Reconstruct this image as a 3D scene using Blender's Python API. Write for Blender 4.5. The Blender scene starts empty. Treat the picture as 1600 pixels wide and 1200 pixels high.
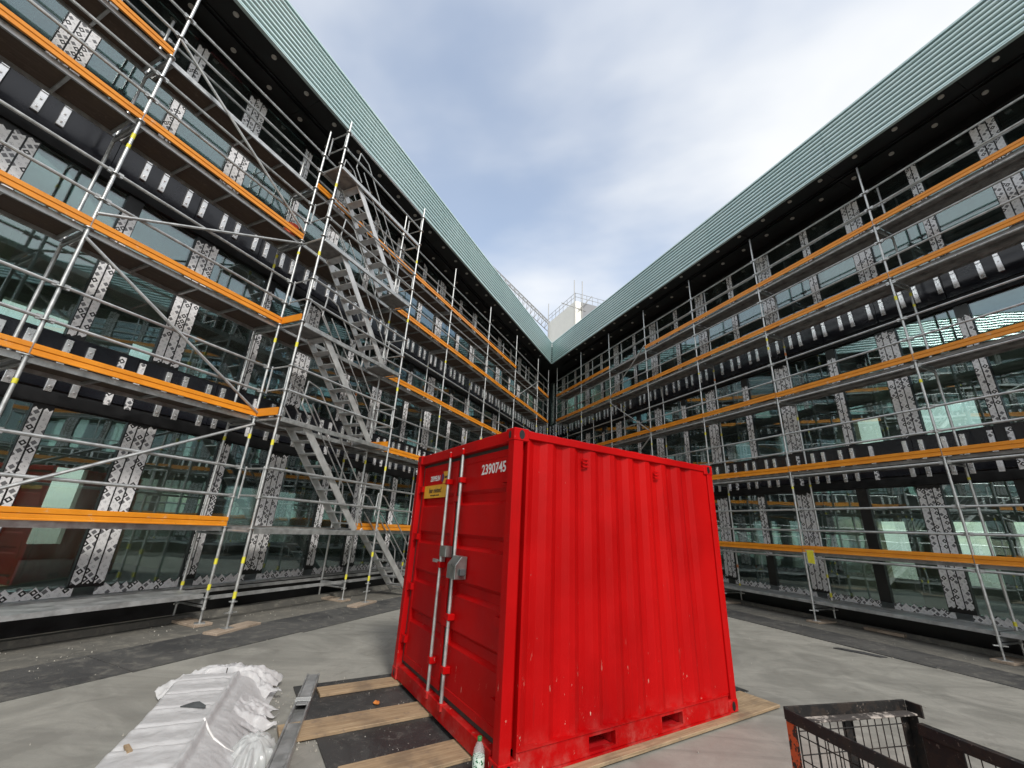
import bpy, bmesh, math, random
from mathutils import Vector, Matrix, noise as mnoise
R_ = math.radians
random.seed(7)
scene = bpy.context.scene
COL = scene.collection

# ------------------------------------------------------------------ camera
CAM_H, PITCH, ROLL, FPX = 1.742, 19.46, 3.035, 639.14
cam_data = bpy.data.cameras.new('camera')
cam = bpy.data.objects.new('camera', cam_data)
COL.objects.link(cam)
_a, _r = R_(PITCH), R_(ROLL)
_fw = Vector((0, math.cos(_a), math.sin(_a))); _rt = Vector((1, 0, 0)); _up = _rt.cross(_fw)
_rt2 = _rt * math.cos(_r) + _up * math.sin(_r); _up2 = _up * math.cos(_r) - _rt * math.sin(_r)
cam.matrix_world = Matrix(((_rt2.x, _up2.x, -_fw.x, 0), (_rt2.y, _up2.y, -_fw.y, 0), (_rt2.z, _up2.z, -_fw.z, CAM_H), (0, 0, 0, 1)))
cam_data.sensor_width = 36.0
cam_data.lens = FPX / 1600 * 36.0
cam_data.clip_start = 0.05
cam_data.clip_end = 2000
scene.camera = cam

# ------------------------------------------------------------------ sky and sun
SUN_AZ = Vector((0.40, -0.9165)); SUN_EL = 42.0
SKY_STRENGTH = 0.10
world = bpy.data.worlds.new('World'); scene.world = world; world.use_nodes = True
nt = world.node_tree; nt.nodes.clear()
def wn(t): return nt.nodes.new(t)
def wmath(op, a, b=None, c=None, clamp=False):
    n = wn('ShaderNodeMath'); n.operation = op; n.use_clamp = clamp
    for i, v in enumerate((a, b, c)):
        if v is None: continue
        if isinstance(v, (int, float)): n.inputs[i].default_value = v
        else: nt.links.new(v, n.inputs[i])
    return n.outputs[0]
sky = wn('ShaderNodeTexSky'); sky.sky_type = 'NISHITA'; sky.sun_disc = False
sky.sun_elevation = R_(SUN_EL); sky.sun_rotation = math.atan2(SUN_AZ.x, SUN_AZ.y)
sky.air_density = 1.0; sky.dust_density = 1.2; sky.ozone_density = 1.2
tc = wn('ShaderNodeTexCoord'); sep = wn('ShaderNodeSeparateXYZ'); nt.links.new(tc.outputs['Generated'], sep.inputs[0])
zz = wmath('ADD', wmath('MAXIMUM', sep.outputs[2], 0.0), 0.22)
px = wmath('DIVIDE', sep.outputs[0], zz); py = wmath('DIVIDE', sep.outputs[1], zz)
cmb = wn('ShaderNodeCombineXYZ'); nt.links.new(px, cmb.inputs[0]); nt.links.new(py, cmb.inputs[1])
cmb.inputs[2].default_value = 2.94
n1 = wn('ShaderNodeTexNoise'); n1.inputs['Scale'].default_value = 0.75; n1.inputs['Detail'].default_value = 6; n1.inputs['Roughness'].default_value = 0.46
n1.inputs['Distortion'].default_value = 0.35
nt.links.new(cmb.outputs[0], n1.inputs['Vector'])
ramp = wn('ShaderNodeMapRange'); ramp.interpolation_type = 'SMOOTHSTEP'
ramp.inputs['From Min'].default_value = 0.37; ramp.inputs['From Max'].default_value = 0.54
ramp.inputs['To Min'].default_value = 0.22; ramp.inputs['To Max'].default_value = 0.97
nt.links.new(n1.outputs['Fac'], ramp.inputs['Value'])
n2 = wn('ShaderNodeTexNoise'); n2.inputs['Scale'].default_value = 1.5; n2.inputs['Detail'].default_value = 5; n2.inputs['Roughness'].default_value = 0.5
nt.links.new(cmb.outputs[0], n2.inputs['Vector'])
cl = wn('ShaderNodeMix'); cl.data_type = 'RGBA'
cl.inputs['A'].default_value = (4.75, 5.0, 5.4, 1); cl.inputs['B'].default_value = (5.75, 5.85, 5.95, 1)
mr2 = wn('ShaderNodeMapRange'); mr2.interpolation_type = 'SMOOTHSTEP'; mr2.inputs['From Min'].default_value = 0.32; mr2.inputs['From Max'].default_value = 0.56
nt.links.new(n2.outputs['Fac'], mr2.inputs['Value']); nt.links.new(mr2.outputs[0], cl.inputs['Factor'])
blue = wn('ShaderNodeMix'); blue.data_type = 'RGBA'; blue.blend_type = 'MULTIPLY'; blue.inputs['Factor'].default_value = 1.0
nt.links.new(sky.outputs[0], blue.inputs['A']); blue.inputs['B'].default_value = (1.85, 1.72, 1.55, 1)
mx = wn('ShaderNodeMix'); mx.data_type = 'RGBA'
nt.links.new(ramp.outputs[0], mx.inputs['Factor']); nt.links.new(blue.outputs['Result'], mx.inputs['A']); nt.links.new(cl.outputs['Result'], mx.inputs['B'])
bg = wn('ShaderNodeBackground'); bg.inputs['Strength'].default_value = SKY_STRENGTH
nt.links.new(mx.outputs['Result'], bg.inputs['Color'])
wo = wn('ShaderNodeOutputWorld'); nt.links.new(bg.outputs[0], wo.inputs['Surface'])

sun_data = bpy.data.lights.new('sun', 'SUN'); sun_data.energy = 1.5; sun_data.angle = R_(10); sun_data.color = (1.0, 0.95, 0.88)
sun = bpy.data.objects.new('sun', sun_data); COL.objects.link(sun)
_sd = Vector((SUN_AZ.x * math.cos(R_(SUN_EL)), SUN_AZ.y * math.cos(R_(SUN_EL)), math.sin(R_(SUN_EL)))).normalized()
sun.rotation_euler = _sd.to_track_quat('Z', 'Y').to_euler()
sun.location = (10, -20, 30)

vs = scene.view_settings
vs.view_transform = 'Standard'; vs.look = 'None'; vs.exposure = 0.82; vs.gamma = 1.0
vs.use_curve_mapping = False
scene.cycles.max_bounces = 6; scene.cycles.diffuse_bounces = 3; scene.cycles.glossy_bounces = 3
scene.cycles.transparent_max_bounces = 8; scene.cycles.caustics_reflective = False; scene.cycles.caustics_refractive = False

# ------------------------------------------------------------------ material helpers
class NT:
    def __init__(s, name):
        s.m = bpy.data.materials.new(name); s.m.use_nodes = True
        s.t = s.m.node_tree; s.t.nodes.clear()
        s.out = s.t.nodes.new('ShaderNodeOutputMaterial')
    def n(s, t, **kw):
        x = s.t.nodes.new(t)
        for k, v in kw.items(): setattr(x, k, v)
        return x
    def put(s, sock, v):
        if v is None: return
        if isinstance(v, bpy.types.NodeSocket): s.t.links.new(v, sock)
        elif isinstance(v, (tuple, list)) and len(v) == 3 and sock.type == 'RGBA': sock.default_value = (*v, 1)
        else: sock.default_value = v
    def math(s, op, a, b=None, c=None, clamp=False):
        x = s.n('ShaderNodeMath', operation=op, use_clamp=clamp)
        for i, v in enumerate((a, b, c)): s.put(x.inputs[i], v)
        return x.outputs[0]
    def mix(s, f, a, b, blend='MIX'):
        x = s.n('ShaderNodeMix', data_type='RGBA', blend_type=blend)
        s.put(x.inputs['Factor'], f); s.put(x.inputs['A'], a); s.put(x.inputs['B'], b)
        return x.outputs['Result']
    def noise(s, vec, scale, detail=4, rough=0.55, dist=0.0):
        x = s.n('ShaderNodeTexNoise'); s.put(x.inputs['Vector'], vec)
        x.inputs['Scale'].default_value = scale; x.inputs['Detail'].default_value = detail
        x.inputs['Roughness'].default_value = rough; x.inputs['Distortion'].default_value = dist
        return x.outputs['Fac']
    def map(s, v, a, b, c=0.0, d=1.0, smooth=True):
        x = s.n('ShaderNodeMapRange'); x.interpolation_type = 'SMOOTHSTEP' if smooth else 'LINEAR'
        s.put(x.inputs['Value'], v)
        for k, q in (('From Min', a), ('From Max', b), ('To Min', c), ('To Max', d)): x.inputs[k].default_value = q
        return x.outputs[0]
    def pos(s): return s.n('ShaderNodeNewGeometry').outputs['Position']
    def obj(s): return s.n('ShaderNodeTexCoord').outputs['Object']
    def rnd(s): return s.n('ShaderNodeObjectInfo').outputs['Random']
    def scaled(s, vec, sc):
        x = s.n('ShaderNodeMapping'); s.put(x.inputs['Vector'], vec); x.inputs['Scale'].default_value = sc
        return x.outputs[0]
    def bump(s, h, strength=0.3, dist=0.01):
        x = s.n('ShaderNodeBump'); s.put(x.inputs['Height'], h)
        x.inputs['Strength'].default_value = strength; x.inputs['Distance'].default_value = dist
        return x.outputs[0]
    def bsdf(s, col, rough=0.5, metal=0.0, normal=None, spec=0.5, coat=0.0):
        b = s.n('ShaderNodeBsdfPrincipled')
        s.put(b.inputs['Base Color'], col); s.put(b.inputs['Roughness'], rough); s.put(b.inputs['Metallic'], metal)
        s.put(b.inputs['Specular IOR Level'], spec); s.put(b.inputs['Coat Weight'], coat)
        if normal is not None: s.put(b.inputs['Normal'], normal)
        return b.outputs[0]
    def done(s, shader):
        s.t.links.new(shader, s.out.inputs['Surface']); return s.m

M = {}
def simple(name, col, rough=0.5, metal=0.0, var=0.12, scale=6.0, bump=0.0, spec=0.5, rvar=0.1):
    k = NT(name); p = k.pos(); f = k.noise(p, scale, 5, 0.6)
    dark = tuple(c * (1 - var) for c in col); light = tuple(min(1, c * (1 + var)) for c in col)
    c = k.mix(k.map(f, 0.3, 0.7), dark, light)
    r = k.map(f, 0.25, 0.75, max(0.03, rough - rvar), min(1, rough + rvar))
    nm = k.bump(k.noise(p, scale * 9, 3), bump, 0.004) if bump else None
    M[name] = k.done(k.bsdf(c, r, metal, nm, spec)); return M[name]

simple('galvanised', (0.52, 0.53, 0.525), 0.42, 0.75, 0.18, 9)
simple('galvanised_dull', (0.42, 0.43, 0.43), 0.5, 0.6, 0.25, 5)
simple('aluminium', (0.66, 0.66, 0.65), 0.38, 0.6, 0.12, 5)
simple('bracket_alu', (0.90, 0.90, 0.89), 0.30, 0.8, 0.12, 5)
simple('steel_deck', (0.30, 0.30, 0.295), 0.55, 0.45, 0.3, 6)
simple('black_metal', (0.006, 0.006, 0.0065), 0.38, 0.0, 0.3, 4)
simple('band_panel', (0.012, 0.013, 0.018), 0.22, 0.0, 0.25, 2.0, spec=0.6)
simple('soffit_black', (0.010, 0.009, 0.009), 0.6, 0.0, 0.3, 2)
simple('yellow_label', (0.74, 0.68, 0.05), 0.5, 0, 0.08, 20)
simple('rust_label', (0.62, 0.20, 0.06), 0.5, 0, 0.1, 20)
simple('white_lens', (0.55, 0.54, 0.50), 0.4, 0, 0.05, 20)
simple('gasket', (0.035, 0.036, 0.030), 0.7, 0, 0.3, 10)
simple('interior_paint', (0.60, 0.58, 0.52), 0.8, 0, 0.06, 1)
simple('interior_beige', (0.58, 0.51, 0.38), 0.8, 0, 0.06, 1)
simple('interior_slab', (0.34, 0.34, 0.33), 0.8, 0, 0.1, 1)
simple('interior_brown', (0.16, 0.10, 0.07), 0.7, 0, 0.1, 1)
simple('membrane_black', (0.045, 0.046, 0.048), 0.62, 0, 0.35, 3, bump=0.25)
simple('tower_white', (0.86, 0.85, 0.80), 0.6, 0, 0.03, 1)  # white wall, raised to stand in for sun on its left face
simple('tower_grey_shade', (0.26, 0.27, 0.29), 0.55, 0, 0.05, 1)  # cladding's own grey, darkened further to imitate the tower's shaded side
simple('crane_steel', (0.36, 0.36, 0.35), 0.5, 0.2, 0.1, 3)
simple('lock_grey', (0.30, 0.32, 0.31), 0.35, 0.8, 0.15, 12)
simple('white_print', (0.80, 0.79, 0.77), 0.5, 0, 0.03, 10)
simple('black_print', (0.02, 0.02, 0.02), 0.5, 0, 0.03, 10)
simple('yellow_print', (0.72, 0.38, 0.03), 0.45, 0, 0.08, 10)
simple('violet_print', (0.10, 0.02, 0.12), 0.45, 0, 0.08, 10)
simple('green_cap', (0.03, 0.20, 0.06), 0.4, 0, 0.08, 10)
simple('red_plastic', (0.62, 0.08, 0.025), 0.45, 0, 0.08, 10)
simple('orange_rag', (0.60, 0.20, 0.04), 0.8, 0, 0.2, 30)
simple('stone_chip', (0.34, 0.325, 0.285), 0.9, 0, 0.2, 30)
simple('dark_offcut', (0.06, 0.066, 0.068), 0.7, 0, 0.2, 10)
simple('rail_red', (0.52, 0.012, 0.016), 0.4, 0, 0.1, 6)

def m_orange():
    k = NT('orange_paint'); p = k.pos()
    f = k.noise(p, 3, 5, 0.6); g = k.noise(k.scaled(p, (1, 1, 4)), 22, 4, 0.7)
    c = k.mix(k.map(f, 0.3, 0.7), (0.70, 0.235, 0.010), (0.82, 0.30, 0.014))
    rn = k.rnd(); c = k.mix(k.map(rn, 0.0, 1.0, 0.0, 0.45, False), c, (0.62, 0.24, 0.03))
    c = k.mix(k.map(g, 0.62, 0.72), c, (0.30, 0.15, 0.05)); c = k.mix(k.map(k.noise(p, 7, 5, 0.7), 0.62, 0.68, 0, 0.5), c, (0.62, 0.47, 0.33))
    M['orange'] = k.done(k.bsdf(c, k.map(f, 0.3, 0.7, 0.35, 0.5)))
m_orange()

def m_wood(name, a, b):
    k = NT(name); p = k.obj()
    g = k.noise(k.scaled(p, (1.2, 22, 22)), 2.0, 6, 0.65, 0.6)
    st = k.noise(k.pos(), 2.5, 4, 0.6)
    c = k.mix(k.map(g, 0.3, 0.7), a, b)
    c = k.mix(k.map(st, 0.48, 0.70, 0, 0.65), c, (0.13, 0.095, 0.065)); c = k.mix(k.map(k.noise(k.pos(), 13, 5, 0.7), 0.58, 0.66, 0, 0.6), c, (0.20, 0.15, 0.11)); c = k.mix(k.map(k.noise(k.scaled(p, (3, 60, 60)), 2.0, 3, 0.6), 0.66, 0.70, 0, 0.7), c, (0.10, 0.07, 0.045))
    M[name] = k.done(k.bsdf(c, 0.75, 0, k.bump(g, 0.35, 0.004)))
m_wood('wood', (0.27, 0.185, 0.105), (0.43, 0.32, 0.20))
m_wood('wood_grey', (0.30, 0.23, 0.17), (0.44, 0.36, 0.28))
m_wood('plywood', (0.085, 0.062, 0.048), (0.13, 0.098, 0.078))

def m_tape(name, wh, gr):
    k = NT(name); o = k.n('ShaderNodeSeparateXYZ'); k.put(o.inputs[0], k.obj()); r = k.rnd()
    x = k.math('ADD', o.outputs[0], k.math('MULTIPLY', r, 7.13)); z = k.math('ADD', o.outputs[2], k.math('MULTIPLY', r, 3.7))
    K = 1 / 0.080 / math.sqrt(2)
    a = k.math('MULTIPLY', k.math('ADD', x, z), K); b = k.math('MULTIPLY', k.math('SUBTRACT', z, x), K)
    fa = k.math('ABSOLUTE', k.math('SUBTRACT', k.math('FRACT', a), 0.5)); fb = k.math('ABSOLUTE', k.math('SUBTRACT', k.math('FRACT', b), 0.5))
    ch = k.math('MAXIMUM', fa, fb)
    idv = k.n('ShaderNodeCombineXYZ'); k.put(idv.inputs[0], k.math('FLOOR', a)); k.put(idv.inputs[1], k.math('FLOOR', b)); k.put(idv.inputs[2], k.math('MULTIPLY', r, 31))
    w = k.n('ShaderNodeTexWhiteNoise', noise_dimensions='3D'); k.put(w.inputs['Vector'], idv.outputs[0]); v = w.outputs['Value']
    ring = k.math('MULTIPLY', k.math('GREATER_THAN', ch, 0.17), k.math('LESS_THAN', ch, 0.40))
    ring = k.math('MULTIPLY', ring, k.math('LESS_THAN', v, 0.17))
    sq = k.math('MULTIPLY', k.math('LESS_THAN', ch, 0.33), k.math('MULTIPLY', k.math('GREATER_THAN', v, 0.17), k.math('LESS_THAN', v, 0.46)))
    tx = k.math('MULTIPLY', k.math('LESS_THAN', ch, 0.26), k.math('MULTIPLY', k.math('GREATER_THAN', v, 0.46), k.math('GREATER_THAN', k.noise(k.obj(), 140, 2, 0.5), 0.56)))
    p = k.pos(); d = k.noise(p, 5, 5, 0.65)
    base = k.mix(k.map(d, 0.35, 0.7), tuple(c * 0.86 for c in wh), wh)
    c = k.mix(k.math('MULTIPLY', sq, 0.85), base, gr); c = k.mix(k.math('MULTIPLY', tx, 0.6), c, gr); c = k.mix(ring, c, (0.012, 0.012, 0.013))
    M[name] = k.done(k.bsdf(c, 0.35, 0, k.bump(k.noise(p, 25, 3), 0.25, 0.004)))
m_tape('tape_print', (0.93, 0.93, 0.94), (0.055, 0.058, 0.068))

def m_glass():
    k = NT('window_glass')
    tr = k.n('ShaderNodeBsdfTransparent'); tr.inputs[0].default_value = (0.70, 0.83, 0.75, 1)
    gl = k.n('ShaderNodeBsdfGlossy'); gl.inputs['Roughness'].default_value = 0.012; gl.inputs['Color'].default_value = (0.84, 0.94, 1.0, 1)
    p = k.pos(); gl_n = k.bump(k.noise(p, 0.9, 2, 0.5), 0.05, 0.05); k.put(gl.inputs['Normal'], gl_n)
    fr = k.n('ShaderNodeFresnel'); fr.inputs['IOR'].default_value = 1.95
    fac = k.math('ADD', k.math('MULTIPLY', fr.outputs[0], 0.80), 0.10, clamp=True)
    mxs = k.n('ShaderNodeMixShader'); k.put(mxs.inputs[0], fac); k.t.links.new(tr.outputs[0], mxs.inputs[1]); k.t.links.new(gl.outputs[0], mxs.inputs[2])
    df = k.n('ShaderNodeBsdfDiffuse'); df.inputs[0].default_value = (0.40, 0.44, 0.42, 1)
    dust = k.math('ADD', k.map(k.noise(k.scaled(p, (1, 1, 0.4)), 2.2, 5, 0.65), 0.45, 0.75, 0.0, 0.07), 0.015)
    mx2 = k.n('ShaderNodeMixShader'); k.put(mx2.inputs[0], dust); k.t.links.new(mxs.outputs[0], mx2.inputs[1]); k.t.links.new(df.outputs[0], mx2.inputs[2])
    M['glass'] = k.done(mx2.outputs[0])
m_glass()

def m_clear(name, tint, gf, rough):
    k = NT(name)
    tr = k.n('ShaderNodeBsdfTransparent'); tr.inputs[0].default_value = (*tint, 1)
    b = k.bsdf((0.75, 0.78, 0.78), rough)
    mxs = k.n('ShaderNodeMixShader'); mxs.inputs[0].default_value = gf; k.t.links.new(tr.outputs[0], mxs.inputs[1]); k.t.links.new(b, mxs.inputs[2])
    M[name] = k.done(mxs.outputs[0])
m_clear('bottle_plastic', (0.93, 0.96, 0.95), 0.24, 0.08)
m_clear('clear_film', (0.92, 0.92, 0.91), 0.42, 0.2)

def m_bottle_label():
    k = NT('bottle_label'); v = k.noise(k.scaled(k.obj(), (60, 60, 45)), 1.0, 2, 0.4)
    c = k.mix(k.math('GREATER_THAN', v, 0.55), (0.62, 0.74, 0.66), (0.02, 0.14, 0.06))
    M['bottle_label'] = k.done(k.bsdf(c, 0.4))
m_bottle_label()

def m_fascia():
    k = NT('fascia_teal'); p = k.pos()
    f = k.noise(p, 0.5, 4, 0.6); g = k.noise(k.scaled(p, (1, 1, 0.15)), 14, 4, 0.65)
    c = k.mix(k.map(f, 0.3, 0.7), (0.50, 0.665, 0.665), (0.58, 0.735, 0.73))
    c = k.mix(k.map(g, 0.45, 0.75, 0, 0.4), c, (0.68, 0.80, 0.79))
    c = k.mix(k.map(k.rnd(), 0.0, 1.0, 0.0, 0.16, False), c, (0.34, 0.52, 0.52))
    M['fascia'] = k.done(k.bsdf(c, 0.22, 0.15, k.bump(k.noise(p, 1.2, 2), 0.08, 0.05), 1.0))
m_fascia()
simple('fascia_gap_shade', (0.08, 0.135, 0.132), 0.5, 0, 0.2, 3)  # dark teal backing colour stands in for shade in the slat gaps

def m_red():
    k = NT('container_red'); p = k.pos()
    f = k.noise(p, 1.4, 4, 0.55); g = k.noise(k.scaled(p, (1, 1, 0.12)), 9, 5, 0.7)
    c = k.mix(k.map(f, 0.3, 0.7), (0.37, 0.0015, 0.002), (0.46, 0.002, 0.003))
    c = k.mix(k.map(g, 0.52, 0.78, 0, 0.2), c, (0.46, 0.015, 0.015))
    s = k.n('ShaderNodeSeparateXYZ'); k.put(s.inputs[0], p)
    low = k.map(s.outputs[2], 0.05, 0.95, 1.0, 0.0)
    chips = k.map(k.noise(k.scaled(p, (1, 1, 0.33)), 17, 6, 0.75), 0.655, 0.668)
    fade = k.noise(k.scaled(p, (1, 1, 0.5)), 0.9, 3, 0.5); c = k.mix(k.map(fade, 0.48, 0.68, 0, 0.6), c, (0.55, 0.004, 0.004)); c = k.mix(k.map(fade, 0.30, 0.46, 0.6, 0.0), c, (0.27, 0.002, 0.006))
    runs = k.map(k.noise(k.scaled(p, (1, 1, 0.05)), 26, 4, 0.65), 0.60, 0.74, 0, 0.32); c = k.mix(runs, c, (0.24, 0.008, 0.008))
    dust = k.math('MULTIPLY', k.map(k.noise(p, 5, 5, 0.7), 0.42, 0.72), k.map(s.outputs[2], 0.03, 0.36, 0.30, 0.0))
    c = k.mix(dust, c, (0.50, 0.22, 0.19))
    c = k.mix(k.math('MULTIPLY', chips, k.math('MULTIPLY', low, 0.9)), c, (0.72, 0.58, 0.46))
    fine = k.map(k.noise(k.scaled(p, (1, 1, 0.4)), 60, 3, 0.6), 0.73, 0.75, 0, 0.45)
    c = k.mix(fine, c, (0.66, 0.30, 0.26))
    M['red'] = k.done(k.bsdf(c, k.map(f, 0.3, 0.7, 0.42, 0.58), 0, k.bump(k.noise(p, 2.6, 3), 0.30, 0.02), 0.13))
m_red()

def m_concrete():
    k = NT('concrete'); p = k.pos()
    a = k.noise(p, 0.22, 6, 0.6, 0.8); b = k.noise(p, 1.1, 8, 0.68, 1.2); c1 = k.noise(p, 14, 6, 0.7)
    rot = k.n('ShaderNodeMapping'); k.put(rot.inputs['Vector'], p); rot.inputs['Rotation'].default_value = (0, 0, R_(-20)); rot.inputs['Scale'].default_value = (0.25, 2.4, 1)
    sw = k.noise(rot.outputs[0], 1.3, 6, 0.65, 0.9)
    c = k.mix(k.map(a, 0.34, 0.66), (0.195, 0.192, 0.172), (0.290, 0.285, 0.254))
    c = k.mix(k.map(b, 0.36, 0.66, 0, 0.65), c, (0.36, 0.353, 0.315))
    c = k.mix(k.map(sw, 0.48, 0.74, 0, 0.6), c, (0.175, 0.172, 0.155))
    c = k.mix(k.map(c1, 0.35, 0.75, 0, 0.35), c, (0.22, 0.215, 0.20))
    crack = k.n('ShaderNodeTexVoronoi', feature='DISTANCE_TO_EDGE'); k.put(crack.inputs['Vector'], k.mix(0.12, p, k.n('ShaderNodeTexNoise').outputs['Color'])); crack.inputs['Scale'].default_value = 0.22
    cr = k.math('MULTIPLY', k.map(crack.outputs['Distance'], 0.0, 0.004, 1, 0), 0.12)
    c = k.mix(cr, c, (0.10, 0.10, 0.095))
    sp = k.noise(p, 90, 3, 0.6); c = k.mix(k.map(sp, 0.62, 0.70, 0, 0.45), c, (0.13, 0.13, 0.12)); c = k.mix(k.map(sp, 0.30, 0.36, 0.35, 0), c, (0.50, 0.49, 0.45))
    stn = k.noise(p, 0.55, 7, 0.7, 1.8); c = k.mix(k.map(stn, 0.565, 0.60, 0, 0.30), c, (0.16, 0.155, 0.14))
    tr2 = k.n('ShaderNodeMapping'); k.put(tr2.inputs['Vector'], p); tr2.inputs['Rotation'].default_value = (0, 0, R_(35)); tr2.inputs['Scale'].default_value = (0.12, 3.5, 1)
    tk = k.noise(tr2.outputs[0], 1.0, 5, 0.6, 0.5); c = k.mix(k.map(tk, 0.60, 0.66, 0, 0.35), c, (0.18, 0.175, 0.16))
    r = k.map(b, 0.3, 0.7, 0.5, 0.85)
    h = k.math('ADD', k.math('MULTIPLY', b, 0.6), k.math('MULTIPLY', c1, 0.25))
    M['concrete'] = k.done(k.bsdf(c, r, 0, k.bump(h, 0.25, 0.01), 0.35))
m_concrete()

def m_membrane():
    k = NT('bitumen'); p = k.pos()
    a = k.noise(p, 0.8, 6, 0.65, 0.6); b = k.noise(p, 5, 7, 0.7, 0.8); f = k.noise(p, 60, 3, 0.6)
    c = k.mix(k.map(a, 0.35, 0.65), (0.050, 0.051, 0.052), (0.085, 0.084, 0.080))
    c = k.mix(k.map(b, 0.48, 0.70, 0, 0.75), c, (0.17, 0.165, 0.145))
    c = k.mix(k.map(f, 0.66, 0.72, 0, 0.6), c, (0.30, 0.29, 0.26))
    M['bitumen'] = k.done(k.bsdf(c, k.map(a, 0.3, 0.7, 0.5, 0.8), 0, k.bump(k.math('ADD', b, f), 0.35, 0.006)))
    k = NT('dirty_screed'); p = k.pos()
    a = k.noise(p, 0.7, 6, 0.65, 0.6); b = k.noise(p, 6, 7, 0.72, 0.8)
    c = k.mix(k.map(a, 0.35, 0.65), (0.10, 0.098, 0.088), (0.16, 0.153, 0.132)); c = k.mix(k.map(b, 0.46, 0.7, 0, 0.7), c, (0.24, 0.225, 0.19))
    M['screed'] = k.done(k.bsdf(c, 0.85, 0, k.bump(b, 0.5, 0.012)))
m_membrane()
def m_mat():
    k = NT('bitumen_mat'); p = k.pos()
    a = k.noise(p, 1.6, 6, 0.65, 0.6); b = k.noise(p, 9, 7, 0.75, 0.8); f = k.noise(p, 75, 3, 0.6)
    c = k.mix(k.map(a, 0.35, 0.65), (0.026, 0.027, 0.028), (0.048, 0.048, 0.047)); c = k.mix(k.map(b, 0.52, 0.72, 0, 0.7), c, (0.15, 0.145, 0.13)); c = k.mix(k.map(f, 0.68, 0.72, 0, 0.8), c, (0.36, 0.35, 0.32))
    M['bitumen_mat'] = k.done(k.bsdf(c, k.map(a, 0.3, 0.7, 0.45, 0.75), 0, k.bump(k.math('ADD', b, f), 0.35, 0.006)))
m_mat()

def m_film():
    k = NT('white_film'); p = k.pos()
    a = k.noise(p, 3, 5, 0.6); w = k.noise(p, 16, 5, 0.6, 1.5); w2 = k.noise(p, 45, 4, 0.6, 1.0)
    c = k.mix(k.map(a, 0.3, 0.7), (0.64, 0.64, 0.645), (0.74, 0.74, 0.745))
    d = k.noise(p, 9, 6, 0.7); c = k.mix(k.map(d, 0.60, 0.75, 0, 0.5), c, (0.50, 0.49, 0.46))
    h = k.math('ADD', k.math('MULTIPLY', w, 1.0), k.math('MULTIPLY', w2, 0.35))
    nm = k.bump(h, 0.32, 0.016); b = k.bsdf(c, 0.30, 0, nm, 0.4)
    tl = k.n('ShaderNodeBsdfTranslucent'); k.put(tl.inputs[0], (0.8, 0.8, 0.8)); k.put(tl.inputs['Normal'], nm)
    tp = k.n('ShaderNodeBsdfTransparent')
    m1 = k.n('ShaderNodeMixShader'); m1.inputs[0].default_value = 0.25; k.t.links.new(b, m1.inputs[1]); k.t.links.new(tl.outputs[0], m1.inputs[2])
    m2 = k.n('ShaderNodeMixShader'); k.put(m2.inputs[0], k.map(a, 0.35, 0.7, 0.04, 0.22)); k.t.links.new(m1.outputs[0], m2.inputs[1]); k.t.links.new(tp.outputs[0], m2.inputs[2])
    M['white_film'] = k.done(m2.outputs[0])
m_film()

def m_rust_cage():
    k = NT('cage_paint'); p = k.pos(); a = k.noise(p, 11, 6, 0.72); b = k.noise(p, 40, 4, 0.7)
    c = k.mix(k.map(a, 0.50, 0.56), (0.014, 0.013, 0.013), (0.028, 0.020, 0.016)); c = k.mix(k.map(b, 0.62, 0.68), c, (0.16, 0.13, 0.11))
    M['cage_black'] = k.done(k.bsdf(c, k.map(a, 0.3, 0.7, 0.35, 0.7), 0.2, k.bump(b, 0.3, 0.004)))
    k = NT('cage_orange'); p = k.pos(); a = k.noise(k.scaled(p, (1, 1, 0.7)), 30, 5, 0.7)
    c = k.mix(k.map(a, 0.52, 0.56), (0.55, 0.085, 0.022), (0.03, 0.018, 0.014))
    M['cage_orange'] = k.done(k.bsdf(c, 0.55, 0, k.bump(a, 0.3, 0.004)))
    k = NT('cage_dust'); p = k.pos(); a = k.noise(p, 14, 6, 0.7)
    c = k.mix(k.map(a, 0.50, 0.60), (0.05, 0.042, 0.038), (0.42, 0.37, 0.33))
    M['cage_dust'] = k.done(k.bsdf(c, 0.85, 0, k.bump(a, 0.5, 0.01)))
m_rust_cage()

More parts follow.
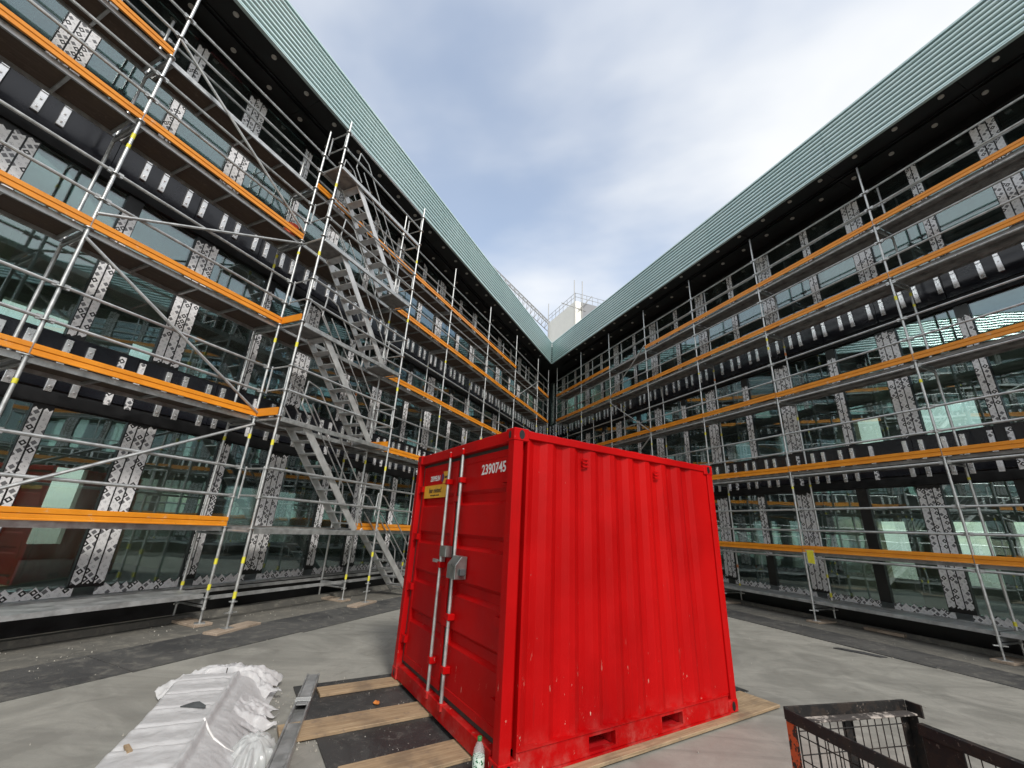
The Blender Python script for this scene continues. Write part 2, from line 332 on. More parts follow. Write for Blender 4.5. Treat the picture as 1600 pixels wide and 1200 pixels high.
# ------------------------------------------------------------------ mesh helpers
class MB:
    def __init__(s): s.v = []; s.f = []
    def quadbox(s, P):   # 8 corners: bottom 0-3 ccw, top 4-7
        o = len(s.v); s.v += [tuple(p) for p in P]
        for q in ((3, 2, 1, 0), (4, 5, 6, 7), (0, 1, 5, 4), (1, 2, 6, 5), (2, 3, 7, 6), (3, 0, 4, 7)): s.f.append(tuple(o + i for i in q))
        return s
    def box(s, x0, x1, y0, y1, z0, z1):
        return s.quadbox([(x0, y0, z0), (x1, y0, z0), (x1, y1, z0), (x0, y1, z0), (x0, y0, z1), (x1, y0, z1), (x1, y1, z1), (x0, y1, z1)])
    def tube(s, p, q, r, n=8, r2=None, caps=True):
        p, q = Vector(p), Vector(q); r2 = r if r2 is None else r2
        d = (q - p).normalized(); a = d.orthogonal().normalized() if abs(d.z) < 0.99 else Vector((1, 0, 0)); b = d.cross(a)
        o = len(s.v)
        for c, rr in ((p, r), (q, r2)):
            for i in range(n):
                t = 2 * math.pi * i / n; s.v.append(tuple(c + (a * math.cos(t) + b * math.sin(t)) * rr))
        for i in range(n): j = (i + 1) % n; s.f.append((o + i, o + j, o + n + j, o + n + i))
        if caps: s.f.append(tuple(o + i for i in reversed(range(n)))); s.f.append(tuple(o + n + i for i in range(n)))
        return s
    def path(s, pts, r, n=6):
        for a, b in zip(pts[:-1], pts[1:]): s.tube(a, b, r, n)
        return s
    def prism(s, prof, a0, a1, axis='x'):   # closed profile (ccw) of 2D pts swept along the axis
        o = len(s.v); n = len(prof)
        for a in (a0, a1):
            for (u, v) in prof: s.v.append((a, u, v) if axis == 'x' else ((u, a, v) if axis == 'y' else (u, v, a)))
        for i in range(n): j = (i + 1) % n; s.f.append((o + i, o + j, o + n + j, o + n + i))
        s.f.append(tuple(o + i for i in reversed(range(n)))); s.f.append(tuple(o + n + i for i in range(n)))
        return s
    def lathe(s, prof, c=(0, 0, 0), n=16):
        o = len(s.v)
        for (r, z) in prof:
            for i in range(n):
                t = 2 * math.pi * i / n; s.v.append((c[0] + r * math.cos(t), c[1] + r * math.sin(t), c[2] + z))
        for k in range(len(prof) - 1):
            for i in range(n): j = (i + 1) % n; s.f.append((o + k * n + i, o + k * n + j, o + (k + 1) * n + j, o + (k + 1) * n + i))
        s.f.append(tuple(o + i for i in reversed(range(n)))); s.f.append(tuple(o + (len(prof) - 1) * n + i for i in range(n)))
        return s
    def mesh(s, name, smooth=False, bevel=0.0):
        me = bpy.data.meshes.new(name); me.from_pydata(s.v, [], s.f)
        bm = bmesh.new(); bm.from_mesh(me); bmesh.ops.recalc_face_normals(bm, faces=bm.faces)
        if bevel: bmesh.ops.bevel(bm, geom=list(bm.edges), offset=bevel, segments=1, profile=0.5, affect='EDGES', clamp_overlap=True)
        bm.to_mesh(me); bm.free()
        if smooth:
            for pl in me.polygons: pl.use_smooth = True
            if hasattr(me, 'set_sharp_from_angle'): me.set_sharp_from_angle(angle=R_(40))
        return me

CACHE = {}
def cached(key, fn):
    if key not in CACHE: CACHE[key] = fn()
    return CACHE[key]

def add(name, me, mat, parent=None, loc=(0, 0, 0), rot=(0, 0, 0), scale=None):
    o = bpy.data.objects.new(name, me)
    if mat and not me.materials: me.materials.append(M[mat])
    elif mat and me.materials[0] is not M[mat]:
        o.material_slots[0].link = 'OBJECT'; o.material_slots[0].material = M[mat]
    COL.objects.link(o); o.parent = parent; o.location = loc; o.rotation_euler = rot
    if scale: o.scale = scale
    return o
def empty(name, loc, rz, label, cat, group=None):
    o = bpy.data.objects.new(name, None); COL.objects.link(o); o.empty_display_size = 0.2
    o.location = loc; o.rotation_euler = (0, 0, rz); o['label'] = label; o['category'] = cat
    if group: o['group'] = group
    return o
def tag(o, label, cat, group=None):
    o['label'] = label; o['category'] = cat
    if group: o['group'] = group
    return o
def struct(o): o['kind'] = 'structure'; return o

# ------------------------------------------------------------------ ground
g = struct(add('ground', MB().box(-250, 250, -200, 300, -0.5, 0.0).mesh('ground'), 'concrete'))

# wings: local x runs along the facade, local y away from the courtyard
class Wing:
    def __init__(s, side, ph, d_front, d_glass, d_fascia, s0):
        s.side = side; s.ph = ph; s.dF = d_front; s.dG = d_glass; s.dS = d_fascia; s.s0 = s0
        a = R_(ph); s.u = Vector((math.cos(a), math.sin(a)))
        s.sg = 1 if side == 'L' else -1
        s.n = Vector((-s.u.y, s.u.x)) * s.sg
        s.rz = a if side == 'L' else a - math.pi
        o = s.u * s0; s.o = (o.x, o.y, 0)
    def P(s, ss, d, z): return (s.sg * (ss - s.s0), d, z)
    def W(s, ss, d, z=0.0): q = s.u * ss + s.n * d; return Vector((q.x, q.y, z))
LW = Wing('L', 65.356, 7.60, 8.70, 7.35, 4.915)
RW = Wing('R', 111.759, 11.0, 12.10, 10.54, 7.338)
def corner(d1, d2):
    A = Matrix(((LW.n.x, LW.n.y), (RW.n.x, RW.n.y))); X = A.inverted() @ Vector((d1, d2)); return X.dot(LW.u), X.dot(RW.u)
LW.sc, RW.sc = corner(LW.dG, RW.dG)
LW.sf, RW.sf = corner(LW.dS, RW.dS)
LW.sk, RW.sk = corner(LW.dF, RW.dF)
S_MIN = {'L': -6.3, 'R': -5.9}

for Wg, d_edge in ((LW, 6.05), (RW, 9.2)):
    base = struct(add('screed_strip', MB().box(*sorted((Wg.sg * (-9 - Wg.s0), Wg.sg * (Wg.sc - 0.5 - Wg.s0))), d_edge + 0.9, Wg.dG + 0.6, -0.1, 0.004).mesh('screed_strip'), 'screed'))
    base.location = Wg.o; base.rotation_euler = (0, 0, Wg.rz)
    par = struct(add('membrane_strip', MB().box(*sorted((Wg.sg * (-9 - Wg.s0), Wg.sg * (Wg.sc - 6 - Wg.s0))), d_edge + 0.3, d_edge + 0.9, -0.1, 0.006).mesh('membrane_strip'), 'bitumen'))
    par.location = Wg.o; par.rotation_euler = (0, 0, Wg.rz)
    cuts = [-9, -3.2, 0.6, 3.3, 5.6, 8.3, 11.2, 14.5, 18] if Wg is LW else [-9, -2, 2.2, 4.35, 7.6, 10.6, 14, 18]
    for i, (a, b) in enumerate(zip(cuts[:-1], cuts[1:])):
        off = random.uniform(-0.03, 0.03)
        m = MB()
        zt = 0.010 + 0.004 * (i % 2)
        x0, x1 = sorted((Wg.sg * (a - Wg.s0), Wg.sg * (b - 0.012 - Wg.s0)))
        w1 = 1.0 + random.uniform(-0.03, 0.12)
        m.quadbox([(x0, d_edge + off, -0.05), (x1, d_edge - off, -0.05), (x1, d_edge + w1, -0.05), (x0, d_edge + w1 + off, -0.05),
                   (x0, d_edge + off, zt), (x1, d_edge - off, zt), (x1, d_edge + w1, zt), (x0, d_edge + w1 + off, zt)])
        add('membrane_sheet', m.mesh('membrane_sheet'), 'bitumen', par)

# ------------------------------------------------------------------ building wings
FL = [(0.62, 3.13), (4.20, 6.95), (8.22, 11.05)]
def build_wing(Wg, label):
    sg, dG, dS = Wg.sg, Wg.dG, Wg.dS
    root = empty('building_wing', Wg.o, Wg.rz, label, 'building')
    P = Wg.P
    s_lo, s_hi = S_MIN[Wg.side], Wg.sc
    def X(a, b): return sorted((sg * (a - Wg.s0), sg * (b - Wg.s0)))
    # mullion positions (wide every module, narrow between)
    mod, w0, nar = (2.68, 3.75, 1.44) if Wg.side == 'L' else (2.735, 5.06, -1.43)
    mul = []
    for k in range(-8, 12):
        for kind, off in (('w', 0), ('n', nar)):
            s = w0 + k * mod + off
            if s_lo < s < s_hi - 0.3: mul.append((s, kind, k))
    mul.sort()
    # slabs, floors, roof
    x0, x1 = X(s_lo, s_hi)
    depth = 6.8
    for nm, z0, z1, mt in (('floor_slab', 3.30, 4.05, 'interior_slab'), ('floor_slab', 7.15, 8.05, 'interior_slab'), ('floor_slab', 0.05, 0.44, 'interior_slab')):
        add(nm, MB().box(x0, x1, dG + 0.09, dG + depth, z0, z1).mesh(nm), mt, root)
    xr0, xr1 = X(s_lo, Wg.sf)
    add('roof', MB().box(xr0, xr1, dS + 0.07, dG + depth + 0.3, 11.34, 12.30).mesh('roof'), 'soffit_black', root)
    # back wall with window openings per floor
    for fi, (za, zb) in enumerate(((0.44, 3.30), (4.05, 7.15), (8.05, 11.34))):
        m = MB(); y0, y1 = dG + depth - 0.25, dG + depth
        m.box(x0, x1, y0, y1, za, za + 0.35); m.box(x0, x1, y0, y1, zb - 0.62, zb)
        s = s_lo; 
        while s < s_hi:
            wd = 0.52 if fi == 0 else 1.2
            e = min(s + wd, s_hi); a, b = X(s, e); m.box(a, b, y0, y1, za + 0.35, zb - 0.62); s += 1.72 if fi == 0 else 2.68
        add('back_wall', m.mesh('back_wall'), 'interior_paint', root)
    for s in [s_lo + 1.5 + 5.36 * i for i in range(6)]:
        for fi, (za, zb) in enumerate(((0.44, 3.30), (4.05, 7.15), (8.05, 11.34))):
            c = P(s, dG + 1.9, 0)
            add('column', cached(('column', fi), lambda: MB().tube((0, 0, za), (0, 0, zb), 0.2, 14).mesh('column', True)), 'interior_paint', root, (c[0], c[1], 0))
    for s in ([1.9, 6.3, 13.0] if Wg.side == 'L' else [1.6, 9.4, 15.0]):
        a, b = X(s, s + 0.12)
        for za, zb in ((0.44, 3.30), (4.05, 7.15)):
            add('partition_wall', MB().box(a, b, dG + 2.6, dG + depth - 0.25, za, zb).mesh('partition_wall'), 'interior_beige', root)
    if Wg.side == 'L':
        a, b = X(0.6, 3.35); add('partition_wall', MB().box(a, b, dG + 1.3, dG + 1.42, 0.44, 3.30).mesh('partition_wall'), 'interior_beige', root)
        a, b = X(2.0, 2.9); add('stored_board', MB().box(a, b, dG + 0.9, dG + 0.95, 0.445, 1.25).mesh('stored_board'), 'interior_brown', root)
    # end walls
    for s in (s_lo,):
        a, b = X(s - 0.2, s); add('end_wall', MB().box(a, b, dG, dG + depth, 0.05, 11.34).mesh('end_wall'), 'interior_paint', root)
    if Wg.side == 'L':
        c = Wg.P(s_hi, dG, 0); add('corner_column', MB().tube((0, 0, 0), (0, 0, 11.3), 0.34, 12).mesh('corner_column', True), 'black_metal', root, (c[0], c[1] + 0.12, 0))
    a, b = X(s_hi - 0.1, s_hi + 0.1); add('end_wall', MB().box(a, b, dG + 0.35, dG + depth, 0.05, 11.34).mesh('end_wall'), 'interior_paint', root)
    # plinth, sill
    add('plinth', MB().box(x0, x1, dG + 0.04, dG + 0.30, 0.0, 0.42).mesh('plinth'), 'black_metal', root)
    add('window_sill', MB().box(x0, x1, dG - 0.13, dG + 0.08, 0.425, 0.455).mesh('sill'), 'galvanised_dull', root)
    add('kerb', MB().prism([(dG - 0.60, 0.0), (dG - 0.36, 0.0), (dG - 0.38, 0.075), (dG - 0.56, 0.09)], x0, x1).mesh('kerb'), 'screed', root)
    # spandrel bands
    for bi, (z0, z1) in enumerate(((3.13, 4.20), (6.95, 8.22))):
        add('spandrel_backing', MB().box(x0, x1, dG + 0.02, dG + 0.085, z0 - 0.02, z1 + 0.02).mesh('spandrel_backing'), 'black_metal', root)
        add('band_ledge', MB().prism([(dG - 0.06, z0), (dG + 0.02, z0), (dG + 0.02, z0 + 0.22), (dG - 0.03, z0 + 0.20)], x0, x1).mesh('band_ledge'), 'black_metal', root)
        s = s_lo + 0.3
        L = 1.34
        while s < s_hi - 0.2:
            e = min(L, s_hi - s) - 0.012
            me = cached(('spandrel', bi, round(e, 2)), lambda: MB().box(0, e, -0.018, 0.018, z0 + 0.235, z1 - 0.01).mesh('spandrel_panel'))
            c = P(s if sg > 0 else s + e, dG, 0)
            add('spandrel_panel', me, 'band_panel', root, (c[0], c[1] + random.uniform(-0.002, 0.002), 0)); s += L
        # brackets: pairs every 0.70 m
        zb0, zb1 = ((3.30, 4.13), (7.34, 8.12))[bi]
        def bracket():
            m = MB(); h = (zb1 - zb0)
            m.box(-0.044, 0.044, -0.05, -0.0185, 0, h * 0.46); m.box(-0.041, 0.041, -0.058, -0.0185, h * 0.47, h)
            for zc in (0.10, 0.30, 0.62, 0.9): m.box(-0.012, 0.012, -0.072, -0.05, h * zc - 0.012, h * zc + 0.012)
            return m.mesh('facade_bracket', bevel=0.003)
        me = cached(('bracket', bi), bracket)
        b0 = 2.46 if Wg.side == 'L' else 2.855
        for k in range(-6, 32):
            for j, q in enumerate((0, 0.28)):
                s = b0 + 0.70 * k + q
                if s < -1.5 or s > s_hi - 0.35: continue
                if bi == 1 and Wg.side == 'L' and k == -1 : continue
                if (k * 7 + j * 3 + bi) % 23 == 5: continue
                c = P(s, dG, zb0 + random.uniform(-0.012, 0.012))
                add('facade_bracket', me, 'tape_print' if (k % 3 == 1 and bi == 0) else 'bracket_alu', root, c, (0, R_(random.uniform(-1, 1)), 0))
    # windows: panes, mullions with printed tape
    edges = [s_lo] + [m[0] for m in mul] + [s_hi]
    for fi, (z0, z1) in enumerate(FL):
        for a, b in zip(edges[:-1], edges[1:]):
            w = b - a - 0.05
            if w < 0.15: continue
            me = cached(('pane', fi, round(w, 2)), lambda: MB().box(-w / 2, w / 2, 0.03, 0.05, z0 - 0.03, z1 + 0.03).mesh('window_pane'))
            c = P((a + b) / 2, dG, 0)
            pn = add('window_pane', me, 'glass', root, c, (R_(random.uniform(-0.12, 0.12)) * 0, 0, R_(random.uniform(-0.22, 0.22))))
        for s, kind, k in mul:
            hw = 0.215 if kind == 'w' else 0.115
            me = cached(('mullion', fi, kind), lambda: MB().box(-hw, hw, -0.012, 0.10, z0 - 0.04, z1 + 0.04).mesh('mullion'))
            mo = add('mullion', me, 'black_metal', root, P(s, dG, 0))
            if s < -2: continue
            if Wg.side == 'R' and fi == 0 and kind == 'n' and s < 7: continue
            n = 3 if kind == 'w' else 2
            wd = 0.120 if kind == 'w' else 0.094
            ztop = z1 - 0.03; zbot = z0 + 0.02
            if Wg.side == 'R' and fi == 0 and kind == 'n': zbot = z0 + 0.75
            if kind == 'n' and fi == 1: ztop = z1 - 0.25
            for i in range(n):
                xx = (i - (n - 1) / 2) * (wd + 0.021)
                tz0 = zbot + random.uniform(0, 0.06); tz1 = ztop - random.uniform(0, 0.08)
                m = MB(); xa, xb = -wd / 2, wd / 2
                # zigzag cut ends, like tape torn over the joint
                pts = [(xa, tz0 - 0.02), (xa + wd * 0.3, tz0), (xa + wd * 0.6, tz0 - 0.025), (xb, tz0 + 0.015)]
                top = [(xb, tz1), (xb - wd * 0.35, tz1 - 0.03), (xa + wd * 0.25, tz1 + 0.015), (xa, tz1 - 0.015)]
                prof = pts + top
                o = len(m.v); nn = len(prof)
                for y in (-0.0165, -0.0125):
                    for (u, v) in prof: m.v.append((u, y, v))
                for q in range(nn): j = (q + 1) % nn; m.f.append((o + q, o + j, o + nn + j, o + nn + q))
                m.f.append(tuple(range(o, o + nn))); m.f.append(tuple(reversed(range(o + nn, o + 2 * nn))))
                add('tape_strip', m.mesh('tape_strip'), 'tape_print', mo, (xx, 0, 0))
    # scalloped membrane flaps at the foot of the ground floor glazing
    for a, b in zip(edges[:-1], edges[1:]):
        if b < 0 or b - a < 0.5: continue
        aa, bb = a + 0.13, b - 0.13
        m = MB(); xs = 0.0; prof = [(0, 0)]; W = bb - aa
        prof = [(0, 0.0), (W, 0.0)]; t = W; up = True
        while t > 0.02:
            prof.append((t, 0.16 if up else 0.085)); t -= random.uniform(0.05, 0.10); up = not up
        prof.append((0, 0.10))
        o = 0; nn = len(prof)
        for y in (0.0, 0.006):
            for (u, v) in prof: m.v.append((u if sg > 0 else u - W, y, v))
        for q in range(nn): j = (q + 1) % nn; m.f.append((q, j, nn + j, nn + q))
        m.f.append(tuple(range(nn))); m.f.append(tuple(reversed(range(nn, 2 * nn))))
        c = P(aa, dG + 0.012, 0.462)
        add('membrane_flap', m.mesh('membrane_flap'), 'tape_print', root, c)
    # top frame over glazing
    add('head_frame', MB().box(x0, x1, dG - 0.05, dG + 0.10, 11.09, 11.30).mesh('head_frame'), 'black_metal', root)
    # soffit boards, beam and downlights
    s = s_lo
    while s < Wg.sf - 0.2:
        e = min(2.68, Wg.sf - s) - 0.01
        for ya, yb in ((dS + 0.075, dS + 0.70), (dS + 0.84, dG + 0.10)):
            me = cached(('soffit', round(e, 2), round(yb - ya, 2), ya), lambda: MB().box(0, e, ya, yb, 11.30, 11.335).mesh('soffit_panel'))
            c = P(s if sg > 0 else s + e, 0, random.uniform(-0.004, 0.004))
            add('soffit_panel', me, 'soffit_black', root, c)
        s += 2.68
    add('soffit_channel', MB().prism([(dS + 0.70, 11.26), (dS + 0.73, 11.26), (dS + 0.73, 11.31), (dS + 0.81, 11.31), (dS + 0.81, 11.26), (dS + 0.84, 11.26), (dS + 0.84, 11.34), (dS + 0.70, 11.34)], xr0, xr1).mesh('soffit_channel'), 'black_metal', root)
    lm = cached('downlight', lambda: MB().lathe([(0.055, 0.02), (0.055, -0.006), (0.048, -0.012), (0.04, -0.004)], n=14).mesh('downlight', True))
    for k in range(-2, 40):
        for yy, so in ((dS + 0.36, 0.0), (dS + 1.08, 0.42)):
            s = -1.0 + 0.86 * k + so
            if s > Wg.sf - 0.8: continue
            c = P(s, yy, 11.288); add('downlight', lm, 'white_lens', root, c)
    # fascia: horizontal ribbed slats
    zf0, zf1 = 11.19, 12.48
    n = 10; pit = (zf1 - zf0) / n
    add('fascia_backing', MB().box(xr0, xr1, dS + 0.047, dS + 0.068, zf0 + 0.01, zf1 - 0.01).mesh('fascia_backing'), 'fascia_gap_shade', root)  # backing sheet, coloured dark to paint the shadow gaps between slats
    prof = [(0.0, 0.016), (-0.004, 0.026), (0.010, pit - 0.052), (0.030, pit - 0.038), (0.0445, pit - 0.036), (0.0445, 0.0), (0.026, 0.0005)]
    segs = []; s = Wg.sf; first = True
    while s > s_lo + 0.1:
        L = 3.9
        e = max(s_lo, s - L); segs.append((e, s)); s = e
    for r in range(n):
        for (a, b) in segs:
            ln = round(b - a, 3) - 0.008
            me = cached(('slat', ln), lambda: MB().prism([(y, z) for y, z in prof], 0, ln).mesh('fascia_slat'))
            c = P(a if sg > 0 else a + ln, dS + random.uniform(-0.0015, 0.0015), zf0 + r * pit)
            add('fascia_slat', me, 'fascia', root, c)
    add('fascia_coping', MB().box(xr0, xr1, dS - 0.012, dS + 0.3, zf1, zf1 + 0.05).mesh('coping'), 'fascia', root)
    add('fascia_drip', MB().box(xr0, xr1, dS - 0.008, dS + 0.07, zf0 - 0.03, zf0 - 0.004).mesh('drip'), 'fascia', root)
    return root
wingL = build_wing(LW, 'dark glazed building wing with teal fascia on the left, behind the stair tower')
def corner_infill():
    Fc = LW.W(LW.sf, LW.dS + 0.05); Gc = LW.W(LW.sc, LW.dG); A = LW.W(LW.sf, LW.dG + 2.0); B = RW.W(RW.sf, RW.dG + 2.0); E = Gc + (Gc - Fc).normalized() * 6
    c, s_ = math.cos(-LW.rz), math.sin(-LW.rz)
    def loc(q): x, y = q.x - LW.o[0], q.y - LW.o[1]; return (x * c - y * s_, x * s_ + y * c)
    poly = [loc(q) for q in (Fc, B, E, A)]
    add('soffit_panel', MB().prism(poly, 11.322, 12.25, 'z').mesh('soffit_corner'), 'soffit_black', wingL)
corner_infill()
wingR = build_wing(RW, 'dark glazed building wing with teal fascia on the right, behind the red container')

# ------------------------------------------------------------------ scaffold parts
RT = 0.0242
def m_standard(z0, z1, rosettes):
    m = MB(); m.tube((0, 0, z0), (0, 0, z1), RT, 10)
    for z in rosettes: m.tube((0, 0, z - 0.005), (0, 0, z + 0.005), 0.061, 10)
    return m.mesh('standard', True)
def m_rail(L):
    m = MB(); m.tube((0.05, 0, 0), (L - 0.05, 0, 0), RT, 8)
    for x in (0.03, L - 0.09): m.box(x, x + 0.06, -0.018, 0.018, -0.035, 0.035)
    return m.mesh('rail', True)
def m_toe(L):
    prof = [(0.018, 0.0), (0.018, 0.15), (-0.006, 0.15), (-0.014, 0.143), (-0.016, 0.086), (-0.004, 0.074), (-0.008, 0.066), (-0.012, 0.022), (-0.017, 0.016), (-0.017, 0.0)]
    return MB().prism(prof, 0.0, L).mesh('toe_board')
def m_deckframe(L, w):
    m = MB()
    m.box(0.0, L, 0, 0.035, -0.075, 0.012); m.box(0.0, L, w - 0.035, w, -0.075, 0.012)
    n = 5
    for i in range(n):
        x = 0.03 + (L - 0.10) * i / (n - 1); m.box(x, x + 0.04, 0.035, w - 0.035, -0.06, -0.018)
    return m.mesh('deck_frame')
def m_plank(L, w):
    prof = [(0, -0.06), (0.012, -0.06), (0.012, -0.01)]
    k = 5
    for i in range(k):
        a = 0.02 + (w - 0.04) * i / k; b = 0.02 + (w - 0.04) * (i + 1) / k
        prof += [(a + 0.012, -0.004), (a + 0.02, -0.018), (b - 0.012, -0.018), (b - 0.004, -0.004)]
    prof += [(w - 0.012, -0.01), (w - 0.012, -0.06), (w, -0.06), (w, 0.004), (0, 0.004)]
    return MB().prism(prof, 0, L).mesh('steel_plank')
def m_jack():
    m = MB(); m.box(-0.075, 0.075, -0.075, 0.075, 0.0, 0.008); m.tube((0, 0, 0.008), (0, 0, 0.40), 0.017, 8)
    m.tube((0, 0, 0.20), (0, 0, 0.235), 0.032, 8); m.box(-0.10, 0.10, -0.010, 0.010, 0.208, 0.226)
    return m.mesh('base_jack', True)
def m_sticker(): return MB().tube((0, 0, -0.05), (0, 0, 0.05), RT + 0.0025, 10).mesh('sticker', True)
def ext(Wg, o, a): return o

def scaffold(Wg, S, levels, label, kind):
    root = empty('facade_scaffold', tuple(Wg.W(S[1], Wg.dF)), Wg.rz, label, 'scaffold')
    sg = Wg.sg; dF = Wg.dF; wI = 0.73
    def P(s, d, z): return (sg * (s - S[1]), d - dF, z)
    ztop = levels[-1] + (1.80 if Wg.side == 'L' else 1.86)
    zr = [0.42] + [z for z in levels] + [z + 0.5 for z in levels] + [z + 1.0 for z in levels]
    mo = m_standard(0.24, ztop, zr); mi = m_standard(0.24, ztop - 0.35, [0.42] + levels)
    jk = cached('jack', m_jack); st = cached('sticker', m_sticker)
    for s in S:
        for d, me in ((dF, mo), (dF + wI, mi)):
            if Wg.side == 'R' and s > Wg.sk - 0.3: continue
            o = add('standard', me, 'galvanised', root, P(s, d, 0), (0, 0, random.uniform(0, 1)))
            add('base_jack', jk, 'galvanised', o, (0, 0, 0.045), (0, 0, random.uniform(0, 1)))
            for z in (0.55, 0.95, levels[0] + 1.62, levels[1] + 1.55, levels[2] + 1.55, levels[3] - 0.28):
                if random.random() < 0.6: add('sticker', st, 'yellow_label' if random.random() < 0.9 else 'rust_label', o, (0, 0, z + random.uniform(-0.07, 0.07)), (0, 0, 0), (1, 1, random.uniform(0.5, 1.1)))
    pairs = list(zip(S[:-1], S[1:]))
    for bi, (a, b) in enumerate(pairs):
        L = round(b - a, 3); la = a if sg > 0 else b
        rail = cached(('rail', L), lambda: m_rail(L)); toe = cached(('toe', L), lambda: m_toe(L - 0.02))
        tower_bay = Wg.side == 'L' and abs(a - 4.915) < 0.02
        for li, z in enumerate(levels):
            # front and back ledgers under the deck
            if li == 0 or kind == 'steel': pass
            if not tower_bay or li == 4:
                for dz in (0.52, 1.02): add('guard_rail', rail, 'galvanised', root, P(la, dF, z + dz))
            elif li < 4:
                pass
            if li == 4: add('guard_rail', rail, 'galvanised', root, P(la, dF + wI, z + 1.0))
            skip = (tower_bay and li < 4) or (Wg.side == 'R' and li == 4 and abs(a - 12.544) < 0.05)
            if Wg.side == 'L' and li == 4 and (15 < a < 16.9 or 1.8 < a < 1.9): skip = True
            if not skip: add('toe_board', toe, 'orange', root, P(la + sg * 0.01, dF - 0.027, z + 0.006 + random.uniform(0, 0.012)), (R_(random.uniform(-1.5, 1.5)), R_(random.uniform(-0.16, 0.16)), 0))
            if kind == 'ply':
                fr = cached(('dframe', L), lambda: m_deckframe(L - 0.06, 0.66))
                o = add('deck_board', cached(('dboard', L), lambda: MB().box(0.02, L - 0.08, 0.0352, 0.66 - 0.0352, -0.0175, 0.006).mesh('deck_board')), 'plywood', root, P(la + sg * 0.03, dF + 0.035, z))
                add('deck_frame', fr, 'galvanised', o, (0, 0, 0))
            else:
                for q in range(2):
                    pk = cached(('plank', L), lambda: m_plank(L - 0.06, 0.32))
                    add('steel_plank', pk, 'steel_deck', root, P(la + sg * 0.03, dF + 0.035 + q * 0.335, z - 0.004 * q))
                add('ledger', rail, 'galvanised', root, P(la, dF, z - 0.11))
        # bottom level
        if Wg.side == 'R' or a < 4.8:
            pk = cached(('plank', L), lambda: m_plank(L - 0.06, 0.32))
            for q in range(2): add('steel_plank', pk, 'galvanised_dull', root, P(la + sg * 0.03, dF + 0.035 + q * 0.335, 0.47))
        else:
            me = cached(('uledger', L), lambda: MB().box(0.05, L - 0.05, -0.022, 0.022, -0.055, 0.0).mesh('base_ledger'))
            for d in (dF, dF + wI): add('base_ledger', me, 'galvanised_dull', root, P(la, d, 0.44))
    # transoms across
    tr = cached('transom', lambda: MB().box(-0.022, 0.022, 0.04, 0.69, -0.06, 0.0).tube((0, 0.0, -0.10), (0, 0.73, -0.10), 0.02, 8).mesh('transom', True))
    for s in S:
        for z in [0.40] + levels:
            add('transom', tr, 'galvanised_dull', root, P(s, dF, z - 0.02))
    br = lambda s1, z1, s2, z2: add('diagonal_brace', MB().tube((sg * (s1 - S[1]), -0.045, z1), (sg * (s2 - S[1]), -0.045, z2), 0.024, 8).mesh('brace', True), 'galvanised', root)
    if Wg.side == 'L':
        br(1.858, 1.75, 4.915, 3.36); br(1.858, 5.30, 4.915, 3.58); br(1.858, 5.72, 4.915, 7.48); br(1.858, 9.50, 4.915, 7.75)
        br(16.881, 7.62, 19.96, 9.5); br(13.93, 1.6, 16.881, 3.4)
    else:
        br(12.544, 9.35, 15.09, 7.72); br(15.09, 7.45, 12.544, 5.65); br(12.544, 5.4, 15.09, 3.6); br(9.936, 1.6, 12.544, 3.4)
    return root
SL = [-1.2, 1.858, 4.915, 7.98, 10.964, 13.932, 16.881, 19.96, 21.75]
SL = [1.858 - 3.06, 1.858, 4.915, 7.98, 10.964, 13.932, 16.881, 19.96, 21.75]
SR = [4.225 - 6.14, 4.225 - 3.07, 4.225, 7.338, 9.936, 12.544, 15.09, 17.636, 20.32]
ZL = [1.53, 3.50, 5.47, 7.56, 9.06]; ZR = [1.55, 3.52, 5.58, 7.66, 9.16]
scL = scaffold(LW, SL, ZL, 'galvanised scaffold with orange toe boards and plywood decks along the left facade', 'ply')
scR = scaffold(RW, SR, ZR, 'galvanised scaffold with orange toe boards and steel plank decks along the right facade', 'steel')

